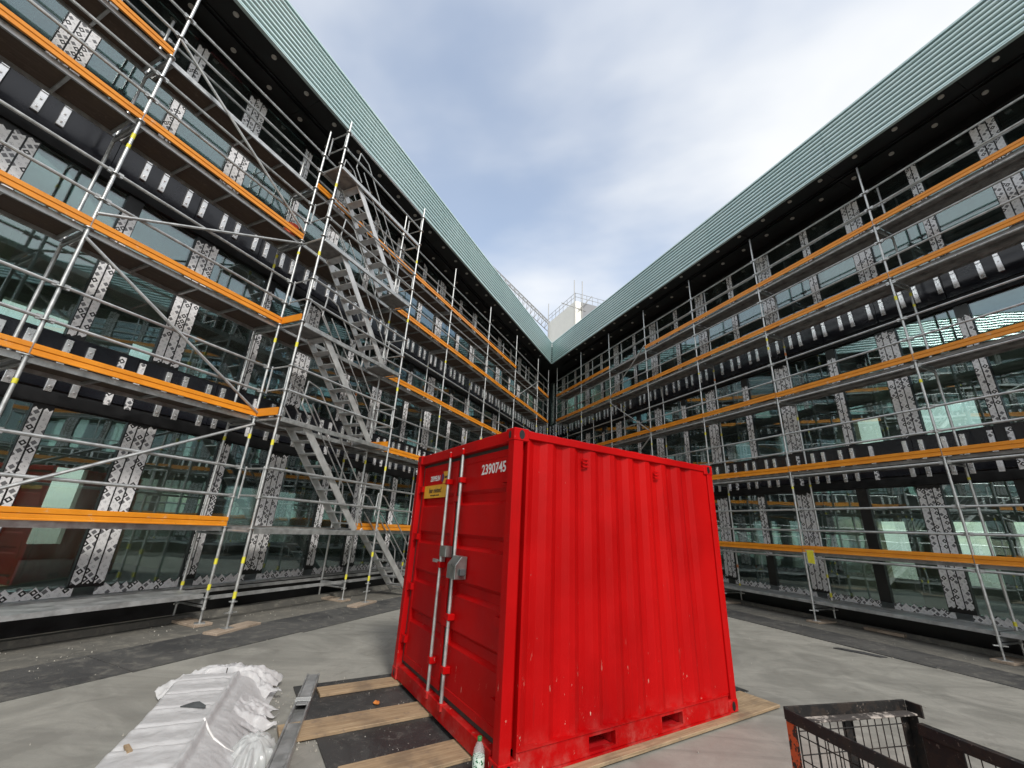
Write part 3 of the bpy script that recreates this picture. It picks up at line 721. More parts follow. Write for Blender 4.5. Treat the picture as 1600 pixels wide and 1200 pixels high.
# ------------------------------------------------------------------ stair tower
def stair_tower():
    dT = 6.99; s0, s1 = 4.965, 8.047; dF = LW.dF; w = dF - dT
    root = empty('stair_tower', tuple(LW.W(s0, dT)), LW.rz, 'galvanised scaffold stair tower with metal flights in front of the left scaffold', 'stair tower')
    def P(s, d, z): return (s - s0, d - dT, z)
    zd = [1.53, 3.50, 5.47, 7.56, 9.62]
    zt = 10.97
    st = cached('sticker', m_sticker)
    for s in (s0, s1):
        o = add('standard', m_standard(0.24, zt, [0.42] + zd + [z + 0.5 for z in zd] + [z + 1 for z in zd]), 'galvanised', root, P(s, dT, 0))
        add('base_jack', cached('jack', m_jack), 'galvanised', o, (0, 0, 0.045))
        for z in (0.55, 1.05, 3.0, 5.0, 7.05, 9.0): add('sticker', st, 'yellow_label', o, (0, 0, z + random.uniform(-0.05, 0.05)))
    L = round(s1 - s0, 3); rail = cached(('rail', L), lambda: m_rail(L))
    me_u = cached(('uled', L), lambda: MB().box(0.04, L - 0.04, -0.022, 0.022, -0.09, 0.0).mesh('deck_ledger', bevel=0.003))
    for i, z in enumerate(zd):
        add('deck_ledger', me_u, 'galvanised', root, P(s0, dT, z))
        for dz in (0.52, 1.02):
            if z + dz < zt: add('guard_rail', rail, 'galvanised', root, P(s0, dT, z + dz))
        # landing decks
        for a, b in ((s0 + 0.03, s0 + 0.66), (s1 - 0.66, s1 - 0.03)):
            if i == 4 and a > 6: continue
            o = add('landing', MB().box(0, b - a, 0.03, w - 0.05, -0.03, 0.008).mesh('landing'), 'steel_deck', root, P(a, dT, z - 0.01))
            add('landing_edge', MB().box(0, b - a, 0.024, 0.05, -0.055, -0.031).box(0, b - a, w - 0.07, w - 0.044, -0.055, -0.031).mesh('landing_edge'), 'galvanised', o)
        for s in (s0, s1):
            add('transom', MB().tube((0, 0.02, 0), (0, w - 0.02, 0), 0.022, 8).mesh('transom', True), 'galvanised', root, P(s, dT, z - 0.06))
            # end guard loop: U shaped frame across the tower end
            m = MB(); m.path([(0, 0.03, 0.15), (0, w - 0.06, 0.15)], 0.017).path([(0, 0.03, 0.62), (0, w - 0.06, 0.62)], 0.017)
            m.path([(0, 0.045, 0.1), (0, 0.045, 0.66)], 0.017).path([(0, w - 0.075, 0.1), (0, w - 0.075, 0.66)], 0.017)
            add('end_guard', m.mesh('end_guard', True), 'galvanised', root, P(s, dT, z + 0.38))
        if i in (1, 2):
            o = add('toe_board', MB().prism([(-0.014, 0), (0.018, 0), (0.018, 0.15), (-0.014, 0.15)], 0, w - 0.06).mesh('toe_board'), 'orange', root, P(s0 - 0.03, dT + 0.03, z + 0.01), (0, 0, R_(90)))
        if i == 1:
            o = add('toe_board', MB().prism([(-0.014, 0), (0.018, 0), (0.018, 0.15), (-0.014, 0.15)], 0, w - 0.06).mesh('toe_board'), 'orange', root, P(s1 + 0.03, dT + 0.03, z + 0.01), (0, 0, R_(90)))
    # flights
    def flight(sa, za, sb, zb, n):     # foot (sa,za) rising to head (sb,zb)
        fl = add('stair_flight', MB().tube((0, 0.05, 0.02), (0, w - 0.07, 0.02), 0.016, 8).mesh('stair_foot', True), 'aluminium', root, P(sa, dT, za))
        dx, dz = sb - sa, zb - za; l = math.hypot(dx, dz); ux, uz = dx / l, dz / l; nx, nz = -uz, ux
        hd = 0.075
        for y0 in (0.045, w - 0.085):
            m = MB(); y1 = y0 + 0.028
            c = [(0 - nx * hd, 0 - nz * hd), (dx - nx * hd, dz - nz * hd), (dx + nx * hd, dz + nz * hd), (0 + nx * hd, 0 + nz * hd)]
            m.quadbox([(c[0][0], y0, c[0][1]), (c[1][0], y0, c[1][1]), (c[1][0], y1, c[1][1]), (c[0][0], y1, c[0][1]),
                       (c[3][0], y0, c[3][1]), (c[2][0], y0, c[2][1]), (c[2][0], y1, c[2][1]), (c[3][0], y1, c[3][1])])
            add('stringer', m.mesh('stringer', bevel=0.004), 'aluminium', fl)
        tm = cached('tread', lambda: MB().box(-0.095, 0.095, 0.0735, w - 0.0855, -0.026, 0.004).mesh('tread', bevel=0.004))
        for i in range(n):
            t = (i + 0.7) / n; add('tread', tm, 'aluminium', fl, (dx * t, 0, dz * t))
        # handrail: sloped tube with bent ends
        for y in (0.03, w - 0.075):
            m = MB()
            p0 = (0.02, y, 0.10); p1 = (0.0 + dx * 0.06, y, 0.95); p2 = (dx * 0.92, y, dz + 0.78); p3 = (dx * 1.08, y, dz + 0.85); p4 = (dx * 1.10, y, dz + 0.35); p5 = (dx * 0.97, y, dz + 0.10)
            m.path([p0, p1, p2, p3, p4, p5], 0.015, 6)
            m.path([(dx * 0.05, y, 0.55), (dx * 0.97, y, dz + 0.42)], 0.013, 6)
            add('handrail', m.mesh('handrail', True), 'galvanised', fl)
    for i in range(4): flight(s1 - 0.62, zd[i], s0 + 0.62, zd[i + 1], 9)
    flight(s1 + 1.55, 0.12, s1 + 0.05, zd[0], 7)
    return root
stair_tower()

# timber pads under the scaffold feet
pad_me = MB().box(-0.36, 0.36, -0.11, 0.11, 0, 0.04).mesh('timber_pad', bevel=0.004)
pad_me.materials.append(M['wood_grey'])
pads = [(LW, 4.93, 7.97, 90, 1.3, 'pale timber pad under the two inner feet left of the stair tower'), (LW, 5.08, 6.99, 12, 1.2, 'timber pad under the near outer foot of the stair tower'),
        (LW, 7.95, 6.98, 10, 1.1, 'timber pad under the far outer foot of the stair tower'), (LW, 8.0, 7.97, 90, 1.3, 'timber pad under the two inner feet at the far end of the stair tower'),
        (RW, 7.338, 11.36, 90, 1.35, 'timber pad under the scaffold feet below the yellow tag'), (RW, 4.225, 11.36, 90, 1.35, 'timber pad under the scaffold feet at the right edge of the photo'),
        (RW, 9.936, 11.36, 90, 1.3, 'timber pad under the scaffold feet just right of the red container')]
for Wg, s, d, rot, sc, lb in pads:
    q = Wg.W(s, d); o = add('timber_pad', pad_me, 'wood_grey', None, (q.x, q.y, 0.006), (0, 0, Wg.rz + R_(rot)), (sc, sc, 1))
    tag(o, lb, 'timber', 'timber pads under scaffold feet')

# yellow tag and red bucket
def text_mesh(txt, size, name, extrude=0.001, bold=0.0):
    cu = bpy.data.curves.new(name, 'FONT'); cu.body = txt; cu.size = size; cu.extrude = extrude; cu.offset = bold; cu.align_x = 'CENTER'; cu.align_y = 'CENTER'; cu.resolution_u = 3
    o = bpy.data.objects.new(name, cu); COL.objects.link(o)
    dg = bpy.context.evaluated_depsgraph_get(); dg.update()
    me = bpy.data.meshes.new_from_object(o.evaluated_get(dg)); me.name = name
    bpy.data.objects.remove(o); bpy.data.curves.remove(cu)
    return me
q = RW.W(7.16, 10.965)
tg = empty('scaffold_tag', (q.x, q.y, 1.32), RW.rz, 'yellow tag in a clear sleeve hanging on the right scaffold', 'tag')
add('sleeve', MB().box(-0.11, 0.10, -0.006, 0.002, -0.03, 0.30).mesh('sleeve'), 'clear_film', tg)
m = MB(); m.quadbox([(-0.08, -0.012, 0.0), (0.075, -0.012, -0.015), (0.075, -0.0075, -0.015), (-0.08, -0.0075, 0.0), (-0.075, -0.012, 0.29), (0.08, -0.012, 0.29), (0.08, -0.0075, 0.29), (-0.075, -0.0075, 0.29)])
add('card', m.mesh('card'), 'yellow_label', tg)
q = LW.W(4.72, 7.78)
bk = empty('bucket', (q.x, q.y, 7.568), 0.3, 'red bucket standing on the scaffold deck left of the stair tower', 'bucket')
add('body', MB().lathe([(0.11, 0.0), (0.145, 0.27), (0.155, 0.275), (0.155, 0.29), (0.135, 0.29), (0.10, 0.02)], n=16).mesh('bucket_body', True), 'red_plastic', bk)
add('handle', MB().path([(0.155 * math.cos(t), 0.02, 0.28 + 0.13 * math.sin(t)) for t in [math.pi * i / 8 for i in range(9)]], 0.006).mesh('bucket_handle', True), 'galvanised', bk)

# ------------------------------------------------------------------ red container
CX, CY, CTH, CL, CW, CH, CZ = 0.049, 3.629, 31.743, 2.970, 2.430, 2.573, 0.040
# local frame: x along the corrugated side, y across the door end, z up; origin at the near lower corner
def container():
    root = empty('storage_container', (CX, CY, CZ), R_(CTH), 'red steel storage container with closed double doors on timber beams', 'container')
    def A(n, m, mat='red', par=root, loc=(0, 0, 0), bevel=0.0, smooth=False): return add(n, m.mesh(n, smooth, bevel), mat, par, loc)
    # corner castings with oval holes (recess boxes as dark plugs)
    cs = (0.165, 0.150, 0.118)
    for ix in (0, 1):
        for iy in (0, 1):
            for iz in (0, 1):
                x0 = -0.006 if ix == 0 else CL - cs[0] + 0.006; y0 = -0.006 if iy == 0 else CW - cs[1] + 0.006; z0 = 0 if iz == 0 else CH - cs[2]
                c = A('corner_casting', MB().box(x0, x0 + cs[0], y0, y0 + cs[1], z0, z0 + cs[2]), bevel=0.008)
                if iy == 0:
                    xc, zc = x0 + cs[0] / 2, z0 + cs[2] / 2
                    add('casting_hole', MB().prism([(xc + 0.030 * math.cos(t), zc + 0.043 * math.sin(t)) for t in [2 * math.pi * i / 14 for i in range(14)]], y0 - 0.0015, y0 + 0.01, 'y').mesh('casting_hole'), 'black_metal', c)
                if ix == 0:
                    yc, zc = y0 + cs[1] / 2, z0 + cs[2] / 2
                    add('casting_hole', MB().prism([(yc + 0.022 * math.cos(t), zc + 0.036 * math.sin(t)) for t in [2 * math.pi * i / 14 for i in range(14)]], x0 - 0.0015, x0 + 0.01, 'x').mesh('casting_hole'), 'black_metal', c)
    # posts
    for ix in (0, 1):
        for iy in (0, 1):
            m = MB(); x0 = 0.0 if ix == 0 else CL - 0.10; y0 = 0.0 if iy == 0 else CW - 0.10
            m.box(x0, x0 + 0.10, y0, y0 + 0.10, cs[2] - 0.01, CH - cs[2] + 0.01); A('corner_post', m, bevel=0.006)
            if ix == 0:
                ya = 0.002 if iy == 0 else CW - 0.045
                A('post_flange', MB().box(0.146, 0.158, ya, ya + 0.043, cs[2] - 0.012, CH - cs[2] + 0.012))
    # rails
    for y0 in (0.004, CW - 0.064):
        A('top_rail', MB().box(0.15, CL - 0.15, y0, y0 + 0.06, CH - 0.085, CH - 0.012), bevel=0.005)
    for y0 in (0.004, CW - 0.064):
        m = MB(); zt = 0.165
        # bottom rail with two fork pockets
        xs = [0.15, 0.86, 1.16, 1.76, 2.06, CL - 0.15]
        m.box(xs[0], xs[1], y0, y0 + 0.05, 0.015, zt); m.box(xs[2], xs[3], y0, y0 + 0.05, 0.015, zt); m.box(xs[4], xs[5], y0, y0 + 0.05, 0.015, zt)
        for a, b in ((xs[1], xs[2]), (xs[3], xs[4])):
            m.box(a, b, y0, y0 + 0.05, 0.015, 0.035); m.box(a, b, y0, y0 + 0.05, 0.135, zt)
        A('bottom_rail', m)
        A('rail_lip', MB().box(0.15, CL - 0.15, y0 - 0.012, y0 + 0.05, zt, zt + 0.008))
        A('rail_foot', MB().box(0.15, CL - 0.15, y0 - 0.014, y0 + 0.05, 0.0, 0.012))
    for a, b in ((0.86, 1.16), (1.76, 2.06)):
        add('fork_pocket', MB().box(a + 0.01, b - 0.01, 0.058, CW - 0.07, 0.02, 0.03).box(a - 0.012, a - 0.002, 0.056, CW - 0.07, 0.02, 0.16).box(b + 0.002, b + 0.012, 0.056, CW - 0.07, 0.02, 0.16).mesh('fork_pocket'), 'rail_red', root)
    add('floor', MB().box(0.12, CL - 0.12, 0.07, CW - 0.07, 0.162, 0.19).mesh('container_floor'), 'rail_red', root)
    # corrugated walls
    def corr(x0, x1, depth, pitch):
        pts = [(x0, 0)]; x = x0 + 0.03
        while x + pitch <= x1 + 0.02:
            pts += [(x + 0.0, 0), (x + 0.068, depth), (x + 0.068 + 0.072, depth), (x + 0.068 * 2 + 0.072, 0)]
            x += pitch
        pts.append((x1, 0)); return pts
    pts = [(0.101, 0.05), (0.148, 0.05), (0.1481, 0.0)] + corr(0.15, CL - 0.105, 0.031, 0.272)
    for yy, sgn in ((0.018, 1), (CW - 0.018, -1)):
        prof = [(x, yy + sgn * d) for x, d in pts] + [(x, yy + sgn * (d + 0.003)) for x, d in reversed(pts)]
        m = MB(); m.prism(prof, 0.17, CH - 0.08, 'z'); A('corrugated_wall', m)
    # end wall (far)
    add('end_wall', MB().box(CL - 0.06, CL - 0.05, 0.09, CW - 0.09, 0.1, CH - 0.1).mesh('end_wall'), 'red', root)
    A('end_rail', MB().box(CL - 0.09, CL - 0.005, 0.14, CW - 0.14, CH - 0.11, CH - 0.02))
    A('end_rail', MB().box(CL - 0.09, CL - 0.005, 0.14, CW - 0.14, 0.01, 0.16))
    # roof with cross corrugations
    rp = []; x = 0.10
    while x < CL - 0.16:
        rp += [(x, CH - 0.028), (x + 0.03, CH + 0.004), (x + 0.15, CH + 0.004), (x + 0.18, CH - 0.028)]; x += 0.29
    rp.append((CL - 0.08, CH - 0.028))
    prof = rp + [(x, z - 0.003) for x, z in reversed(rp)]
    A('roof_panel', MB().prism(prof, 0.055, CW - 0.055, 'y'))
    # vents on the side
    for xv in (0.86, 1.93):
        m = MB()
        for i in range(3): m.prism([(0.017, 2.31 + i * 0.036), (0.017, 2.33 + i * 0.036), (0.007, 2.312 + i * 0.036)], xv - 0.036, xv + 0.036)
        A('air_vent', m)
    # door frame: header and sill
    A('door_header', MB().box(0.008, 0.10, 0.10, CW - 0.10, CH - 0.125, CH - 0.012), bevel=0.006)
    A('door_sill', MB().box(0.008, 0.10, 0.14, CW - 0.14, 0.012, 0.150), bevel=0.006)
    # doors: recessed panels with horizontal grooves
    dz0, dz1 = 0.195, CH - 0.165
    rec = 0.068
    mid = CW / 2
    grooves = [2.02, 1.59, 1.155, 0.72]
    for di, (ya, yb) in enumerate(((0.135, mid - 0.030), (mid + 0.030, CW - 0.150))):
        fr = MB(); t = 0.05
        fr.box(rec - 0.012, rec + 0.04, ya, yb, dz0, dz0 + 0.07); fr.box(rec - 0.012, rec + 0.04, ya, yb, dz1 - 0.07, dz1)
        fr.box(rec - 0.012, rec + 0.04, ya, ya + 0.06, dz0 + 0.07, dz1 - 0.07); fr.box(rec - 0.012, rec + 0.04, yb - 0.06, yb, dz0 + 0.07, dz1 - 0.07)
        door = A('door', fr, bevel=0.004)
        z = dz1 - 0.07; prof = [(rec - 0.006, z)]
        for gz in grooves:
            zc = gz - CZ
            prof += [(rec - 0.006, zc + 0.075), (rec + 0.028, zc + 0.040), (rec + 0.028, zc - 0.035), (rec - 0.006, zc - 0.070)]
        prof.append((rec - 0.006, dz0 + 0.07))
        pr2 = prof + [(x + 0.004, zz) for x, zz in reversed(prof)]
        m = MB(); m.prism(pr2, ya + 0.06, yb - 0.06, 'y'); A('door_panel', m, par=door)
        # hinges
        yh = 0.112 if di == 0 else CW - 0.112
        for zh in (0.42, 0.98, 1.55, 2.13):
            m = MB(); m.tube((rec - 0.035, yh, zh - 0.05), (rec - 0.035, yh, zh + 0.05), 0.016, 8)
            m.box(rec - 0.045, rec + 0.02, min(yh, yh + (0.10 if di == 0 else -0.10)), max(yh, yh + (0.10 if di == 0 else -0.10)), zh - 0.035, zh + 0.035)
            A('hinge', m, par=door)
        # gasket around
        gk = MB(); gk.box(rec + 0.005, rec + 0.03, ya, yb, dz1 + 0.002, dz1 + 0.038); gk.box(rec + 0.005, rec + 0.03, ya, yb, dz0 - 0.042, dz0 - 0.002)
        gk.box(rec + 0.004, rec + 0.032, ya - 0.0285, ya - 0.001, dz0 - 0.03, dz1 + 0.03); gk.box(rec - 0.004, rec + 0.031, yb + 0.001, yb + (0.0285 if di == 0 else 0.045), dz0 - 0.03, dz1 + 0.03)
        add('door_gasket', gk.mesh('door_gasket'), 'gasket', door)
        # locking bar
        yb_ = 1.055 if di == 0 else 1.385
        bx = 0.012
        lb = add('lock_bar', MB().tube((bx, yb_, 0.10), (bx, yb_, CH - 0.06), 0.0165, 10).mesh('lock_bar', True), 'galvanised', door)
        for zk in (0.13, 0.42, 0.86 if di == 0 else 1.30, 2.17, CH - 0.10):
            m = MB(); m.box(bx - 0.024, bx + 0.05, yb_ - 0.035, yb_ + 0.035, zk - 0.03, zk + 0.03)
            add('bar_keeper', m.mesh('bar_keeper', bevel=0.006), 'red', lb)
    for zk in (0.78, 1.98):
        add('centre_clip', MB().box(rec - 0.03, rec - 0.013, mid - 0.10, mid + 0.06, zk - 0.03, zk + 0.03).mesh('centre_clip', bevel=0.004), 'red', root)
    add('door_backing', MB().box(rec + 0.05, rec + 0.06, 0.10, CW - 0.10, 0.15, CH - 0.12).mesh('door_backing'), 'black_metal', root)
    # lock boxes
    def lbox(y0, y1, z0, z1, dp, nm):
        m = MB(); xo = rec - 0.012 - dp
        m.prism([(xo, z0), (rec - 0.014, z0), (rec - 0.014, z1), (xo + dp * 0.5, z1), (xo, z1 - (z1 - z0) * 0.38)], y0, y1, 'y')
        return add(nm, m.mesh(nm, bevel=0.004), 'lock_grey', root)
    lbx = lbox(0.84, 1.03, 1.215, 1.42, 0.125, 'lock_box')
    add('padlock', MB().box(rec - 0.10, rec - 0.04, 0.800, 0.838, 1.25, 1.31).mesh('padlock', bevel=0.006), 'dark_offcut', lbx)
    m = MB().box(rec - 0.092, rec - 0.014, 1.20, 1.36, 1.385, 1.495); add('lock_cover', m.mesh('lock_cover', bevel=0.005), 'lock_grey', root)
    m = MB().box(rec - 0.05, rec - 0.035, 1.36, 1.62, 1.31, 1.345); m.box(rec - 0.06, rec - 0.014, 1.36, 1.42, 1.29, 1.37)
    add('handle_lever', m.mesh('handle_lever', bevel=0.003), 'galvanised', root)
    # lettering: text faces the -x direction of the container
    def put_text(txt, size, yc, zc, mat, x, bold=0.0, sx=1.0, par=root, name='lettering'):
        me = text_mesh(txt, size, name, 0.0008, bold)
        o = add(name, me, mat, par, (x, yc, zc)); o.rotation_euler = (R_(90), 0, R_(-90)); o.scale = (sx, 1, 1); return o
    xd = rec - 0.006
    put_text('2390745', 0.138, 0.45, 2.285 - CZ, 'white_print', xd - 0.0025, 0.003, 0.98, name='number_lettering')
    zc = 2.285 - CZ
    lg = add('logo_plate', MB().prism([(1.47, zc - 0.07), (1.66, zc - 0.07), (1.615, zc), (1.66, zc + 0.07), (1.47, zc + 0.07)], xd - 0.004, xd - 0.001, 'x').mesh('logo_plate'), 'yellow_print', root)
    add('logo_wedge', MB().prism([(1.70, zc - 0.045), (1.70, zc + 0.045), (1.655, zc + 0.045), (1.628, zc), (1.655, zc - 0.045)], xd - 0.004, xd - 0.001, 'x').mesh('logo_wedge'), 'violet_print', root)
    put_text('ZEPPELIN', 0.085, 1.90, zc, 'white_print', xd - 0.003, 0.0025, 0.86, name='logo_lettering')
    put_text('RENTAL', 0.036, 1.545, zc, 'black_print', xd - 0.006, 0.0008, 0.85, name='logo_lettering')
    z2 = 2.135 - CZ
    sp = add('sign_plate', MB().box(xd - 0.006, xd - 0.001, 1.485, 2.215, z2 - 0.082, z2 + 0.072).mesh('sign_plate', bevel=0.001), 'yellow_print', root)
    put_text('hier mieten!', 0.085, 1.86, z2 + 0.006, 'black_print', xd - 0.0075, 0.001, 0.92, name='sign_lettering')
    put_text('www.zeppelin-rental.de', 0.030, 1.86, z2 - 0.050, 'black_print', xd - 0.0075, 0.0, 1.0, name='sign_lettering')
    return root
container()

# beams and mats around the container (container frame coordinates a along the side, b across the doors)
_cu = Vector((math.cos(R_(CTH)), math.sin(R_(CTH)))); _cw = Vector((-_cu.y, _cu.x)); _co = Vector((CX, CY))
def cpos(a, b, z=0.0): q = _co + _cu * a + _cw * b; return (q.x, q.y, z)
def board(name, a0, a1, b0, b1, z0, z1, mat, label, cat, group=None, rot=0.0):
    L, w = a1 - a0, b1 - b0
    o = add(name, MB().box(-L / 2, L / 2, -w / 2, w / 2, 0, z1 - z0).mesh(name, bevel=0.003), mat, None, cpos((a0 + a1) / 2, (b0 + b1) / 2, z0), (0, 0, R_(CTH + rot)))
    return tag(o, label, cat, group)
board('rubber_mat', -1.02, 3.4, 1.55, 2.62, 0.004, 0.012, 'bitumen_mat', 'black mat under the container beams, beside the far end of the steel profile', 'mat')
board('rubber_mat', -0.98, 3.4, -0.06, 1.50, 0.004, 0.013, 'bitumen_mat', 'black mat under the container beams nearest the camera', 'mat')
board('rubber_mat', 3.05, 3.82, 0.36, 1.4, 0.004, 0.012, 'bitumen_mat', 'black mat piece peeking out right of the container', 'mat')
board('timber_beam', -0.82, 2.9, 2.20, 2.43, 0.0135, 0.04, 'wood', 'timber beam under the container, farthest from the camera', 'timber', 'beams under the container', 0.6)
board('timber_beam', -1.25, 2.9, 1.30, 1.62, 0.0135, 0.04, 'wood', 'timber beam under the container, middle of three', 'timber', 'beams under the container', -0.3)
board('timber_beam', -0.92, 2.9, 0.44, 0.76, 0.0135, 0.04, 'wood', 'timber beam under the container doors, nearest the camera', 'timber', 'beams under the container', 0.4)
board('timber_beam', 0.3, 3.62, -0.10, 0.36, 0.0135, 0.04, 'wood', 'wide timber board under the long corrugated side of the container', 'timber', 'beams under the container', 0.0)

# ------------------------------------------------------------------ bottle
bp = cpos(-0.072, 0.165, 0.0145)
bt = empty('bottle', bp, 0.4, 'clear plastic water bottle with green cap standing at the container doors', 'bottle'); bt.scale = (0.98, 0.98, 0.84)
add('body', MB().lathe([(0.030, 0.0), (0.042, 0.012), (0.044, 0.05), (0.041, 0.075), (0.044, 0.10), (0.044, 0.19), (0.040, 0.225), (0.026, 0.265), (0.015, 0.285), (0.0135, 0.292)], n=20).mesh('bottle_body', True), 'bottle_plastic', bt)
add('label', MB().lathe([(0.0452, 0.10), (0.0455, 0.11), (0.0455, 0.175), (0.0452, 0.182)], n=20).mesh('bottle_label', True), 'bottle_label', bt)
add('cap', MB().lathe([(0.0165, 0.288), (0.0175, 0.292), (0.0172, 0.316), (0.015, 0.319)], n=18).mesh('bottle_cap', True), 'green_cap', bt)

# ------------------------------------------------------------------ galvanised profile
pa, pb = Vector((-2.07, 5.50)), Vector((-1.44, 3.40))
dv = (pb - pa); ang = math.atan2(dv.y, dv.x); Lp = dv.length
pr = empty('steel_profile', (pa.x, pa.y, 0.014), ang, 'long galvanised steel profile lying on the ground between white bag and beams', 'steel profile')
prof = [(-0.065, 0), (-0.065, 0.075), (-0.050, 0.075), (-0.050, 0.008), (0.050, 0.008), (0.050, 0.075), (0.065, 0.075), (0.065, 0)]
add('channel', MB().prism(prof, 0, Lp).mesh('channel'), 'galvanised', pr)
add('channel_lid', MB().box(0.02, 0.85, -0.047, 0.047, 0.060, 0.070).mesh('channel_lid'), 'galvanised_dull', pr)
add('channel_lid', MB().box(1.25, 2.1, -0.047, 0.047, 0.058, 0.068).mesh('channel_lid'), 'galvanised', pr)
add('band', MB().box(0.72, 0.80, -0.069, 0.069, 0.0752, 0.083).mesh('band'), 'clear_film', pr)

# ------------------------------------------------------------------ white wrapped insulation
def wrap_pile():
    p0, p1 = Vector((-2.78, 4.98)), Vector((-1.92, 2.75))
    d = (p1 - p0); L = d.length; ang = math.atan2(d.y, d.x)
    root = empty('wrapped_insulation', (p0.x, p0.y, 0.002), ang, 'pile of insulation batts wrapped in crumpled white plastic film', 'insulation pile')
    def grid(nx, ny, fn, name, mat):
        v = []; f = []
        for i in range(nx + 1):
            for j in range(ny + 1): v.append(fn(i / nx, j / ny))
        for i in range(nx):
            for j in range(ny): a = i * (ny + 1) + j; f.append((a, a + 1, a + ny + 2, a + ny + 1))
        me = bpy.data.meshes.new(name); me.from_pydata(v, [], f)
        for pl in me.polygons: pl.use_smooth = True
        return add(name, me, mat, root)
    def sm(a, b, x): t = max(0, min(1, (x - a) / (b - a))); return t * t * (3 - 2 * t)
    def wr(x, y, sc, seed): return mnoise.noise((x * sc, y * sc, seed))
    def rid(x, y, sc, seed): return 1 - abs(mnoise.noise((x * sc, y * sc, seed))) * 2
    # main body: local x along length, local y to the left of travel (+y = camera right side)
    def body(u, v):
        x = -0.12 + u * (L + 0.2); t = v * 2 - 1
        wl = 0.44 + 0.05 * wr(x, 0, 1.3, 3); wrt = 0.52 + 0.05 * wr(x, 0, 1.1, 9)
        y = t * (wl if t < 0 else wrt)
        yr = y
        prof = sm(-wl, -wl + 0.14, yr)
        right = 1 - sm(0.13, 0.18, yr) * 0.16 - sm(0.18, wrt, yr) * 0.80
        end = sm(-0.12, 0.14, x)
        h = 0.235 * prof * right * end
        seams = 0
        for k in range(8):
            xc = 0.27 + k * 0.33 + 0.02 * wr(y, k, 2, 5) - 0.05 * y
            seams -= 0.030 * math.exp(-((x - xc) / 0.022) ** 2)
            seams += 0.012 * math.exp(-((x - xc - 0.05) / 0.035) ** 2)
        if yr < 0.15: h += seams * prof * end * (1 - sm(0.05, 0.15, yr))
        h += 0.018 * math.exp(-((yr - 0.14) / 0.018) ** 2) * end
        cr = 0.010 * rid(x, y * 1.4, 4, 1) + 0.006 * rid(x, y, 11, 2) + 0.002 * rid(x, y, 23, 4)
        edge = sm(0.0, 0.35, 1 - abs(t))
        h += cr * (0.6 + 1.2 * sm(0.2, 0.5, yr)) * (0.4 + 0.6 * edge)
        return (x, y, max(0.004, h))
    grid(150, 80, body, 'film_cover', 'white_film')
    # crumpled film at the head and at the right side
    def head(u, v):
        a = (u * 1.5 - 0.75) * math.pi; r = 0.004 + v * (0.38 + 0.05 * math.sin(a * 7) + 0.04 * math.sin(a * 13 + 1))
        x = 0.02 - r * math.cos(a) * 1.05; y = r * math.sin(a) * 1.3 + 0.02
        h = 0.245 * (1 - v ** 2.2) * (0.25 + 0.75 * sm(0, 0.16, u) * sm(0, 0.16, 1 - u)) + (0.030 * rid(x, y, 9, 7) + 0.022 * rid(x, y, 18, 8)) * (0.3 + v) + 0.035 * abs(math.sin(a * 9 + v * 2)) * v
        return (x, y, max(0.004, h))
    grid(140, 26, head, 'film_crumple', 'white_film')
    def side(u, v):
        x = 0.45 + u * 0.62; y = 0.26 + v * (0.27 + 0.05 * math.sin(u * 21) + 0.04 * math.sin(u * 37 + 1))
        h = 0.17 * (1 - v) + (0.045 * rid(x, y, 8, 17) + 0.03 * rid(x, y, 17, 18)) * math.sin(math.pi * min(1, u * 1.02)) * (0.4 + v * 0.6)
        return (x, y, max(0.004, h))
    grid(70, 44, side, 'film_crumple', 'white_film')
    def clear(u, v):
        a = u * 2 * math.pi; r = 0.16 * math.sin(math.pi * (0.02 + v * 0.48)) * (1 + 0.12 * math.sin(a * 11) + 0.07 * math.sin(a * 17))
        x = 1.42 + r * math.cos(a) * 1.5; y = 0.50 + r * math.sin(a)
        h = 0.15 * math.cos(math.pi * v * 0.5) + 0.02 * rid(x, y, 14, 27)
        return (x, y, max(0.004, h))
    o = grid(90, 20, clear, 'clear_film', 'clear_film')
    # pale strap
    st = [(x, y, body((x + 0.12) / (L + 0.2), 0.5 + 0.5 * (y / (0.52 if y > 0 else 0.44)))[2] + 0.010) for x, y in ((1.28, 0.12), (1.36, 0.18), (1.46, 0.24), (1.50, 0.33), (1.45, 0.42), (1.42, 0.47))]
    add('strap', MB().path(st, 0.007, 6).mesh('strap', True), 'white_print', root)
    return root, body, L
pile, pbody, pL = wrap_pile()
def on_pile(x, y): return pbody((x + 0.12) / (pL + 0.2), 0.5 + 0.5 * (y / (0.52 if y > 0 else 0.44)))[2]
m = MB(); m.prism([(-0.10, 0), (0.10, 0), (0.09, 0.02), (0.01, 0.055), (-0.03, 0.045)], -0.012, 0.012, 'y')
pw = pile.matrix_basis
def pile_world(x, y, z): 
    c, s_ = math.cos(pile.rotation_euler[2]), math.sin(pile.rotation_euler[2]); return (pile.location.x + x * c - y * s_, pile.location.y + x * s_ + y * c, z)
o = add('dark_offcut', MB().prism([(-0.10, 0), (0.10, 0), (0.09, 0.02), (0.01, 0.06), (-0.03, 0.05)], -0.004, 0.004, 'y').mesh('dark_offcut'), 'dark_offcut', None, pile_world(1.02, -0.02, on_pile(1.02, -0.02) + 0.012), (R_(-72), 0, R_(2)))
tag(o, 'small dark triangular offcut lying on the white film', 'offcut')
o = add('wood_sliver', MB().box(-0.06, 0.06, -0.014, 0.014, 0, 0.012).mesh('wood_sliver'), 'yellow_print', None, pile_world(1.62, -0.22, on_pile(1.62, -0.22) + 0.010), (0, 0, R_(-40)))
o.material_slots[0].material = M['wood']
tag(o, 'small pale wood sliver on the left edge of the white film', 'wood sliver')

